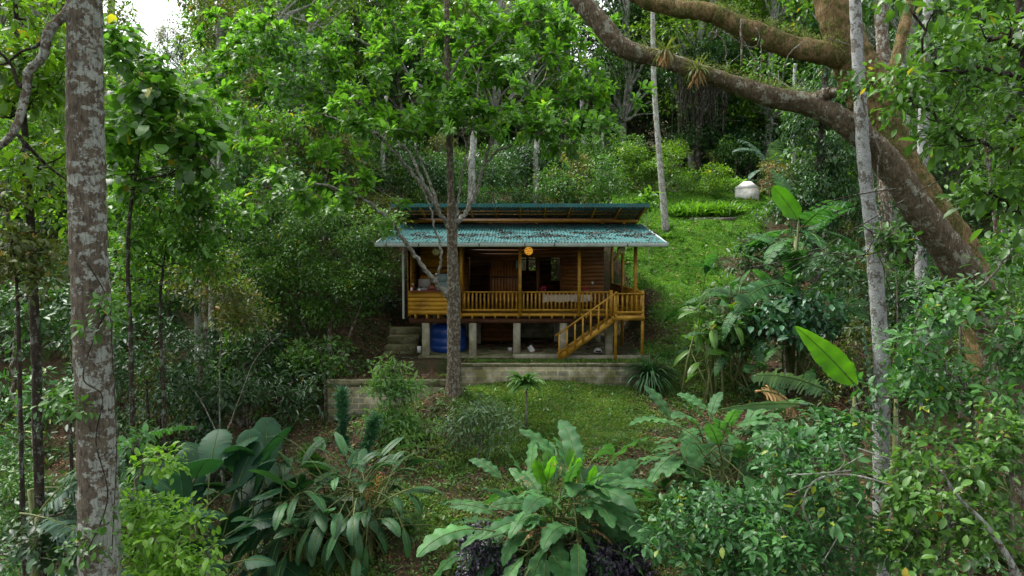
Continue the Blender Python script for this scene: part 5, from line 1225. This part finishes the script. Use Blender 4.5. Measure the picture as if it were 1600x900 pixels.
o = empty('banana_plant', (at(1345, 700, 12)[0], 12.0, g1(at(1345, 700, 12)[0], 12.0)), 'foreground banana plant with a bright broad leaf in front of the white trunk', 'banana plant')
rng = np.random.default_rng(31)
for (bx, by, dY, az, L, Wd, e0, bn, mt, tr, rl, kd) in ((1345, 612, 0, PI * .98, 1.5, .46, .92, .25, 'bananab', 0, 1.2, 'banana2'), (1300, 615, -.3, PI * 1.02, 1.35, .40, .62, .75, 'greyban', .9, .95, 'banana'),
        (1365, 640, .4, 1.5, 1.5, .5, 1.45, .4, 'greyban', .8, 1.2, 'banana'), (1400, 640, .2, .5, 1.3, .45, 1.35, .3, 'bananab', .2, .9, 'banana'), (1395, 620, .3, .15, 1.9, .42, 1.05, .3, 'greyban', .3, 1.0, 'banana'),
        (1262, 632, -1.3, PI * 1.0, 1.28, .24, .12, .35, 'greyban', 0, .75, 'banana2'), (1180, 612, -.6, .35, .9, .4, .2, 1.3, 'dry', .7, .7, 'banana')):
    M = MB(); bb = at(bx, by, 12.0 + dY); bigleaf(M, bb, az, L, Wd, e0, bn, .12, kd, rng, tr, .1, fold=.1, roll=rl, petr=.016); M.build('leaf', [MATS[mt], MATS['midrib']], o, True)
M = MB(); g_ = ORG[o.name]
for bx in (1335, 1400): M.tube([g_ - UP * .2, at(bx, 720, 12.3), at(bx, 620, 12.2)], [.10, .07, .03], 10)
M.build('stem', MATS['stemgreen'], o, True)
# ---- right: near shrubs and canopy
R = [('right_shrub', 1500, 520, 10.6, [(1520, 470, 60, 36), (1575, 400, 34, 34)], 'mid', .14, 'leafy bush climbing over the middle of the leaning trunk'),
     ('right_shrub', 1130, 800, 10.6, [(1110, 800, 80, 50), (1060, 850, 60, 50), (1150, 870, 90, 50), (1190, 790, 50, 36)], 'shrub', .115, 'dense small-leaved bush bordering the soil at the lower right'),
     ('right_shrub', 1290, 820, 9.6, [(1290, 760, 90, 60), (1230, 850, 80, 60), (1340, 860, 90, 50), (1270, 715, 50, 26)], 'shrub', .12, 'broad bush crossed by bare grey sticks at the lower right'),
     ('right_shrub', 1480, 760, 9.0, [(1480, 740, 110, 70), (1430, 850, 80, 50), (1540, 820, 80, 60)], 'mid', .13, 'darker leafy bush in the bottom right corner'),
     ('right_shrub', 1330, 650, 10.6, [(1310, 665, 60, 28), (1420, 610, 60, 35), (1270, 690, 50, 22)], 'shrub', .12, 'pale green bush around the lower part of the white trunk'),
     ('right_shrub', 1520, 600, 9.6, [(1500, 610, 90, 60), (1570, 560, 60, 60), (1440, 550, 50, 40), (1480, 480, 60, 40)], 'shrub', .13, 'large bush covering the base of the leaning tree'),
     ('right_shrub', 1580, 700, 8.6, [(1580, 690, 60, 70)], 'mid', .12, 'narrow bush touching the right edge at mid height')]
for i, (nm, px, py, Y, cr, mt, ls, lab) in enumerate(R):
    plant('leafy_bush', lab, 'bush', Y, [(px, py + 150), (px, py + 40), (px, py - 10)], .035, .015, cr, 'near', mt, 'twig', ls, .85, .27, seed=70 + i, nlimb=90, droop=.25)
M = MB(); o = empty('dead_branch', at(1310, 850, 9.3), 'bare grey dead branches lying across the broad lower right bush', 'branch')
for pp, r in (([(1270, 830, 0), (1255, 790, 0), (1275, 750, 0), (1330, 742, 0), (1400, 760, 0), (1440, 765, 0)], .022), ([(1230, 742, 0), (1275, 740, 0), (1330, 735, 0)], .014), ([(1310, 690, 0), (1320, 720, 0), (1300, 745, 0)], .01), ([(1240, 770, 0), (1280, 750, 0), (1350, 710, 0)], .009), ([(1345, 780, 0), (1320, 820, 0), (1285, 880, 0)], .012), ([(1340, 700, 0), (1400, 720, 0)], .012)):
    M.tube(smoothpath([at(p[0], p[1], 9.05) for p in pp], 6), r * .62, 6, .05, rng)
M.build('branches', MATS['bark_pale'], o, True)
o = empty('leaning_pole_tree', at(1560, 870, 8.2), 'pale lichened slanting trunk in the bottom right corner', 'tree'); M = MB(); M.tube(smoothpath([at(p[0], p[1], 8.2) for p in ((1470, 735), (1500, 780), (1540, 820), (1580, 880), (1620, 960))], 8), np.linspace(.012, .05, 33), 10, .05, rng); M.build('trunk', MATS['bark_lichen'], o, True)
plant('overhanging_tree', 'near tree whose leafy branches fill the top right corner', 'tree', 9.4, [(1640, 500), (1630, 300), (1600, 100), (1590, -60)], .08, .04,
      [(1540, 60, 90, 70), (1460, 110, 80, 45), (1560, 190, 80, 70), (1510, 220, 60, 36), (1425, 165, 46, 22), (1590, 330, 50, 60), (1545, 300, 40, 26), (1430, 20, 60, 35)],
      'near', 'mid', 'bark_dark', .15, .50, .3, seed=80, nlimb=130, droop=.35)
plant('sapling', 'thin sapling with glossy leaves in front of the white trunk', 'sapling', 11.9, [(1402, 480), (1390, 420), (1370, 380)], .012, .006, [(1400, 365, 28, 18), (1375, 370, 14, 16), (1345, 140, 22, 16), (1390, 390, 16, 12)], 'near', 'mid', 'twig', .13, .9, .22, seed=81)
plant('vine_covered_tree', 'dark tree draped with hanging foliage behind the arching limb', 'tree', 27, [(1275, 420), (1280, 300), (1285, 200), (1290, 90)], .2, .1,
      [(1290, 250, 60, 80), (1250, 330, 45, 60), (1310, 150, 70, 50), (1270, 200, 40, 40), (1320, 330, 40, 60)], 'mid', 'dark', 'bark_dark', .16, .9, .55, seed=82, droop=.9)
plant('right_understory_tree', 'bright-leaved tree between the mossy trunk and the right edge', 'tree', 20, [(1560, 420), (1550, 300), (1530, 150)], .1, .05,
      [(1530, 130, 80, 80), (1560, 280, 70, 70), (1480, 60, 60, 60), (1590, 400, 50, 60)], 'mid', 'mid', 'bark_brown', .18, .8, .5, seed=83)
plant('bamboo_like_tree', 'feathery pale foliage at the right edge above the dark hollow', 'tree', 15, [(1590, 560), (1570, 400), (1560, 300)], .05, .02, [(1560, 440, 60, 40), (1600, 360, 40, 60)], 'lance', 'shrub', 'twig', .2, .6, .4, seed=84, droop=.6)
clump_plant('fan_leaf_plant', 'dark broad-leaved banana behind the base of the leaning tree', 'plant', 1540, 430, 17, 10, 1.7, .5, 'greyban', 15, 'banana', (.1, 1.3), (.7, 1.6), (.4, .8), height=2.2, tear=.4, stem=.09)
plant('hollow_shrub', 'dark shrub filling the hollow left of the mossy trunk base', 'shrub', 19, [(1400, 560), (1400, 500)], .04, .02, [(1400, 470, 60, 50), (1320, 430, 50, 50), (1440, 400, 40, 60)], 'mid', 'deep', 'bark_dark', .17, .7, .45, seed=85)

# ---- shrubs on the hill behind the cabin
for i, (px, py, Y, rx, ry, mt, ls, lab) in enumerate((
    (880, 285, 37, 42, 26, 'mid', .19, 'round green bush just above the cabin roof left of its right end'),
    (950, 280, 38, 48, 36, 'mid', .18, 'tall green bush rising above the right half of the upper roof'),
    (1020, 265, 44, 60, 48, 'bright', .20, 'largest bright round bush behind the slender trunk'),
    (975, 235, 46, 36, 30, 'mid', .2, 'bush behind and above the tall green one over the roof'),
    (915, 240, 46, 40, 34, 'mid', .2, 'bushy sapling under the leftmost thin white stems'),
    (1075, 290, 46, 26, 20, 'mid', .18, 'small dark bush right of the slender trunk at the lawn top'),
    (1112, 284, 44.5, 34, 26, 'bright', .18, 'airy light bush behind the hillside ferns'),
    (1136, 298, 45.5, 14, 12, 'lime', .2, 'small lime bush with orange blooms beside the white chamber'),
    (820, 250, 41, 40, 38, 'deep', .19, 'deep green bush above the centre of the upper roof'),
    (770, 270, 38, 50, 34, 'dark', .19, 'dark wide bush above the roof right of the forked tree'),
    (680, 270, 37, 60, 40, 'dark', .19, 'dark wide bush above the roof left of the forked tree'),
    (610, 260, 38, 44, 50, 'dark', .19, 'dark bush above the left end of the upper roof'),
    (590, 330, 33, 34, 30, 'olive', .16, 'yellowish bush touching the left end of the roofs'),
    (1090, 225, 52, 36, 24, 'dark', .22, 'blue-green bush in front of the hanging-vine thicket'),
    (1150, 235, 50, 40, 26, 'mid', .22, 'soft bush above and left of the white chamber'),
    (1215, 275, 43, 26, 30, 'olive', .18, 'yellow-green twiggy bush right behind the white chamber'),
    (1180, 190, 56, 50, 34, 'mid', .24, 'bushy crown under the arching limb middle'),
    (860, 425, 35.5, 40, 22, 'mid', .16, 'bush seen through the rear windows of the cabin'),
    )):
    plant('hillside_bush', lab, 'bush', Y, [(px, py + ry), (px, py + ry * .4)], .05, .03, [(px, py, rx, ry, 0, 1.8)], 'far', mt, 'bark_brown', ls, .9, .6, seed=200 + i, nlimb=14)
plant('dry_brush', 'brown dead brush with bare twigs beside the white chamber', 'shrub', hit(1202, 318)[1] - .6, [(1202, 316), (1203, 295)], .02, .01, [(1203, 285, 15, 24, 0, .8)], 'far', 'dry', 'twig', .14, .45, .3, seed=230, nlimb=60)
clump_plant('banana_plant', 'pale distant banana plant above the white chamber', 'banana plant', 1205, 250, 46, 10, 3.0, .9, 'greyban', 16, 'banana', (.1, 1.5), (.6, 1.6), (.4, .9), height=2.2, tear=.4, stem=.14)
plant('bright_shrub_sapling', 'pale big-leaved sapling at the right end of the upper roof', 'sapling', 34.5, [(1010, 345), (1010, 330)], .02, .01, [(1012, 308, 13, 9), (1018, 325, 8, 8)], 'mid', 'lime', 'twig', .3, 1, .25, seed=231)

plant('hollow_bush', 'large deep-shaded bush at the forest edge between slender trunk and arching limb', 'bush', 54, [(1110, 250), (1110, 220)], .06, .03, [(1110, 200, 62, 46, 0, 2.5), (1160, 225, 45, 30, -2, 2)], 'far', 'deep', 'bark_dark', .24, 1.0, .7, seed=240, nlimb=14)
plant('bank_shrub', 'low dark shrub on the brown bank left of the young banana', 'shrub', 25.5, [(1190, 430), (1190, 400)], .03, .015, [(1190, 385, 34, 22), (1215, 420, 40, 22), (1165, 415, 26, 18)], 'mid', 'dark', 'twig', .2, .8, .4, seed=241)
rng = np.random.default_rng(66); o = empty('hanging_roots', at(1090, 130, 51), 'curtain of brown hanging roots in the dark forest under the arching limb', 'hanging roots'); M = MB()
for i in range(110):
    px = rng.uniform(1055, 1140); y0 = rng.uniform(95, 130); y1 = rng.uniform(150, 215); p = at(px, y0, 51 + rng.normal() * .8); q = at(px + rng.normal() * 4, y1, 51 + rng.normal() * .8)
    M.tube(bez(p, q, 5, 0, 0, rng, .08), rng.uniform(.01, .028), 4, caps=False)
M.build('roots', MATS['bark_dark'], o)
plant('root_draped_tree', 'dark crowned tree from which the brown roots hang', 'tree', 52, [(1090, 240), (1095, 140), (1090, 60)], .3, .15, [(1090, 105, 60, 34, 0, 2.5), (1130, 80, 50, 30, 0, 2.5), (1050, 120, 30, 24)], 'far', 'dark', 'bark_dark', .25, .8, .8, seed=242, nlimb=20)
# ---- far forest: prototype trees copied over the hill
def far_proto(name, seed, mat, leafk, ls, H, cr, bark, ncl, flat=.7):
    rng = np.random.default_rng(seed); root = empty(name, (0, 0, 0), None, 'tree')
    T = MB(); k = 9; P = np.stack([np.cumsum(rng.normal(size=k) * .12), np.cumsum(rng.normal(size=k) * .12), np.linspace(-.6, H * .9, k)], -1); r = np.linspace(.26, .08, k)
    T.tube(P, r, 10, .04, rng)
    M = MB()
    for i in range(ncl):
        zf = .16 + .84 * rng.random() ** .85; a = rng.random() * 6.28; rad = cr * math.sqrt(max(.05, 1 - ((zf - .55) / .46) ** 2)) * rng.random() ** .5
        C = np.array([rad * math.cos(a), rad * math.sin(a), zf * H]) + [P[-1][0] * zf, P[-1][1] * zf, 0]
        j = int(np.clip((zf * H - rad * .7) / (H * .9) * (k - 1), 2, k - 1)); q = bez(P[j], C, 6, 0, .3, rng, .08); T.tube(q, np.linspace(r[j] * .5, .02, 6), 5, caps=False)
        rr = rng.uniform(.6, 1.25); clump_leaves(M, rng, C, rr, int(11.0 * (rr / ls) ** 2 * .8), ls, leafk, flat)
    T.build('trunk', MATS[bark], root, True); M.build('crown', MATS[mat], root)
    return root
protos = [far_proto('forest_tree', 301, 'mid', 'far', .25, 15, 3.6, 'bark_pale', 70), far_proto('forest_tree', 302, 'bright', 'far', .26, 16, 4.0, 'bark_pale', 75), far_proto('forest_tree', 303, 'dark', 'far', .24, 13, 3.8, 'bark_brown', 75),
          far_proto('forest_tree', 304, 'olive', 'far', .22, 17, 3.4, 'bark_white', 55), far_proto('forest_tree', 305, 'shrub', 'far', .30, 12, 3.4, 'bark_brown', 60)]
used = [False] * len(protos)
KIND = ['mid-green rainforest tree', 'bright yellow-green rainforest tree', 'dark rounded rainforest tree', 'olive tree on a pale slim trunk', 'blue-green bushy rainforest tree']
def copy_tree(o):
    c = o.copy(); COL.objects.link(c)
    for ch in list(o.children):
        d = ch.copy(); COL.objects.link(d); d.parent = c
    return c
rng = np.random.default_rng(12)
spots = []
def zone(x, y):
    px = 800 + x / y * FPX
    if px < 480: return 'in the dense forest left of the cabin', 'forest trees left of the cabin'
    if px < 1000: return 'in the dense forest above the cabin roof', 'forest trees above the cabin roof'
    if px < 1300: return 'in the forest beyond the grassy hill', 'forest trees beyond the grassy hill'
    return 'in the forest behind the leaning mossy tree', 'forest trees behind the leaning tree'
tries = 0
while len(spots) < 104 and tries < 9000:
    tries += 1
    y = 30 + 62 * rng.random() ** 1.1; x = rng.uniform(-.86, .86) * y
    px = 800 + x / y * FPX
    if lawn(np.array(x), np.array(y)) > .02: continue
    if -9 < x < 8.5 and y < 43: continue
    if 540 < px < 1260 and y < 51: continue
    if px < 540 and y < 31: continue
    if px > 1160 and y < 33: continue
    if 165 < px < 290: 
        if y < 80 and rng.random() < .93: continue
    if (px - 225) ** 2 < 100 ** 2 and y < 50: continue
    if 880 < px < 960 and y < 60: continue
    if any((x - a) ** 2 + (y - b) ** 2 < (2.6 + y * .018) ** 2 for a, b, *_ in spots): continue
    k = int(rng.choice(5, p=[.30, .24, .16, .14, .16]))
    if px < 480 and rng.random() < .5: k = [1, 2, 3][int(rng.random() * 3)]
    s = rng.uniform(.8, 1.15)
    if 165 < px < 300: s *= .62
    if 880 < px < 960: s *= .7
    spots.append((x, y, k, s))
tries = 0; n0 = len(spots)
while len(spots) < n0 + 34 and tries < 5000:      # the tall trees that close the view above the cabin
    tries += 1; y = rng.uniform(53, 78); px = rng.uniform(300, 1330); x = (px - 800) / FPX * y
    if 880 < px < 950 and y < 70: continue
    if px < 400: continue
    if px < 480: y = rng.uniform(44, 60); x = (px - 800) / FPX * y
    if any((x - a) ** 2 + (y - b) ** 2 < 2.6 ** 2 for a, b, *_ in spots): continue
    spots.append((x, y, int(rng.choice(5, p=[.36, .30, .14, .06, .14])), rng.uniform(1.15, 1.5)))
for (x, y, k, s) in spots:
    o = protos[k] if not used[k] else copy_tree(protos[k]); used[k] = True
    o.location = (x, y, g1(x, y)); o.rotation_euler = (0, 0, rng.random() * 6.28); o.scale = (s * rng.uniform(.9, 1.1), s * rng.uniform(.9, 1.1), s)
    zl, zg = zone(x, y); o['label'] = KIND[k] + ' ' + zl; o['group'] = KIND[k] + 's, ' + zg; o['category'] = 'tree'

# ---- understory bushes: prototypes copied through the shade
def bush_proto(name, seed, mat, leafk, ls, R, H):
    rng = np.random.default_rng(seed); root = empty(name, (0, 0, 0), None, 'bush'); T = MB(); M = MB()
    for i in range(26):
        u = unit(rng, 1, .2)[0]; C = np.array([u[0] * R * rng.random() ** .4, u[1] * R * rng.random() ** .4, H * (.12 + .88 * rng.random())]); C[:2] *= 1.1 - .5 * (C[2] / H) ** 2
        T.tube(bez(np.array([u[0] * .1, u[1] * .1, -.2]), C, 6, 0, .25, rng, .04), np.linspace(.03, .01, 6), 5, caps=False)
        rr = rng.uniform(.35, .62); clump_leaves(M, rng, C, rr, int(9 * (rr / ls) ** 2 * .8), ls, leafk, .6, .35)
    T.build('stem', MATS['bark_brown'], root, True); M.build('foliage', MATS[mat], root)
    return root
BP = [('dark', 'mid', .17, 'dark leafy'), ('deep', 'near', .19, 'very dark broad-leaved'), ('mid', 'mid', .16, 'mid-green'), ('shrub', 'lance', .20, 'narrow-leaved blue-green'), ('bright', 'mid', .15, 'yellow-green'), ('olive', 'mid', .13, 'olive')]
bps = [bush_proto('understory_bush', 600 + i, m_, k_, l_, 1.25, 2.6) for i, (m_, k_, l_, _) in enumerate(BP)]
bused = [False] * len(BP); rng = np.random.default_rng(21); bs = []; tries = 0
while len(bs) < 185 and tries < 20000:
    tries += 1; y = rng.uniform(13, 62); x = rng.uniform(-.82, .82) * y; px = 800 + x / y * FPX
    if lawn(np.array(x), np.array(y)) > .02 or (-7.2 < x < 5.6 and y < 36.8) or (5.6 <= x < 7.6 and y < 41) or (px > 430 and px < 1180 and y < 36.8): continue
    if px > 1180 and y < 19: continue
    if 1000 < px < 1330 and y < 44.5: continue
    if px < 500 and y < 18 and px > 180: continue
    if any((x - a) ** 2 + (y - b) ** 2 < (1.5 + y * .012) ** 2 for a, b, *_ in bs): continue
    left = px < 600 and y < 36
    k = int(rng.choice(6, p=[.34, .26, .16, .10, .04, .10] if left else [.18, .08, .30, .16, .18, .10])); bs.append((x, y, k, rng.uniform(.7, 1.35) * (.75 if y < 22 else 1)))
for (x, y, k, s) in bs:
    o = bps[k] if not bused[k] else copy_tree(bps[k]); bused[k] = True
    o.location = (x, y, g1(x, y)); o.rotation_euler = (0, 0, rng.random() * 6.28); o.scale = (s, s, s * rng.uniform(.8, 1.2))
    px = 800 + x / y * FPX
    zl = 'in the shade between the near trunk and the cabin' if (px < 600 and y < 36) else 'at the forest edge left of the cabin roof' if px < 560 else 'at the forest edge above the cabin' if px < 1000 else 'at the forest edge beyond the grass' if px < 1300 else 'in the thicket behind the leaning tree'
    o['label'] = BP[k][3] + ' bush ' + zl; o['group'] = BP[k][3] + ' bushes ' + zl; o['category'] = 'bush'
# thin pale stems standing out against the dark forest
for i, (px, y0, y1, Y, w, bk, lab) in enumerate(((912, 60, 270, 50, 3.0, 'bark_white', 'thin white stem rising above the tall bush over the roof'), (740, 180, 318, 36, 6, 'bark_pale', 'pale lichened trunk just right of the forked tree above the roof'), (838, 200, 312, 40, 4.5, 'bark_pale', 'short leaning pale trunk above the middle of the roof'),
                                           (928, 190, 250, 52, 2.6, 'bark_pale', 'middle one of three close thin stems above the roof'), (940, 195, 250, 53, 2.6, 'bark_white', 'rightmost of three close thin stems above the roof'), (600, 150, 300, 42, 3.5, 'bark_pale', 'thin grey trunk above the left end of the roof'),
                                           (1375, -40, 60, 30, 9, 'bark_brown', 'grey trunk stub in the trees between the white trunk and top right leaves'), (1240, 100, 230, 44, 3.5, 'bark_white', 'broken white stem under the arching limb'), (470, 20, 300, 44, 4, 'bark_pale', 'long pale trunk behind the left half of the forked crown'), (175, -60, 120, 60, 6, 'bark_pale', 'hazy grey trunk against the white sky right of the near trunk'))):
    trunk_only('background_trunk', lab, Y, [(px + 3, y0), (px - 2, (y0 + y1) / 2), (px, y1)], [w * .8, w * .9, w], bk, 400 + i, 10, wob=.02)
# undergrowth covering the forest floor
rng = np.random.default_rng(55)
def und(x, y):
    a = (1 - lawn(x, y)); a = np.where((x > -7.5) & (x < 7.5) & (y > 16) & (y < 36.3), 0, a)
    a = np.where((np.abs(x) < 3.6) & (y < 16), .0, a)
    return a * (.45 + .4 * np.sin(x * .8 + y * .5) * np.sin(y * .7))
M = MB(); P = scatter(rng, 16500, -62, 62, 10, 85, und)
for p in P:
    r = rng.uniform(.3, .75); clump_leaves(M, rng, p + UP * r * .4, r, int(22 + 34 * r), .2 if p[1] < 25 else .3, 'mid' if p[1] < 25 else 'far', .8)
tag(M.build('undergrowth', MATS['dark']), 'low leafy undergrowth covering the shaded forest floor', kind='stuff')
M = MB(); P = scatter(rng, 3200, -9, 9, 11, 30, lambda x, y: (1 - .6 * lawn(x, y)) * np.where((x > -5.2) & (x < 5.2) & (y > 23.2), 0, .6))
for p in P: clump_leaves(M, rng, p + UP * .06, .16, 14, .1, 'mid', .6)
tag(M.build('weeds', MATS['mid']), 'scattered small weeds on the bare soil of the slope', kind='stuff')
M = MB(); P = scatter(rng, 900, 4, 18, 26, 47, lambda x, y: lawn(x, y))
for p in P:
    n = 10; leaves(M, np.repeat(p[None], n, 0) + rng.normal(size=(n, 3)) * [.07, .07, 0], unit(rng, n, 1.6), unit(rng, n), rng.uniform(.12, .3) * (.6 + .6 * rng.random(n)), 'thin' if rng.random() < .6 else 'far', wide=1.6)
L = MB(); P = scatter(rng, 1500, 4, 18, 26, 47, lambda x, y: lawn(x, y)); D = unit(rng, len(P)); D[:, 2] *= .2; leaves(L, P + UP * .07, D, UP + unit(rng, len(P)) * .4, .1 + .14 * rng.random(len(P)), 'mid')
tag(L.build('fallen_leaves', MATS['dry']), 'pale dry leaves fallen on the hillside grass', kind='stuff')
tag(M.build('lawn_weeds', MATS['fresh']), 'taller tufts and weeds standing in the hillside grass', kind='stuff')
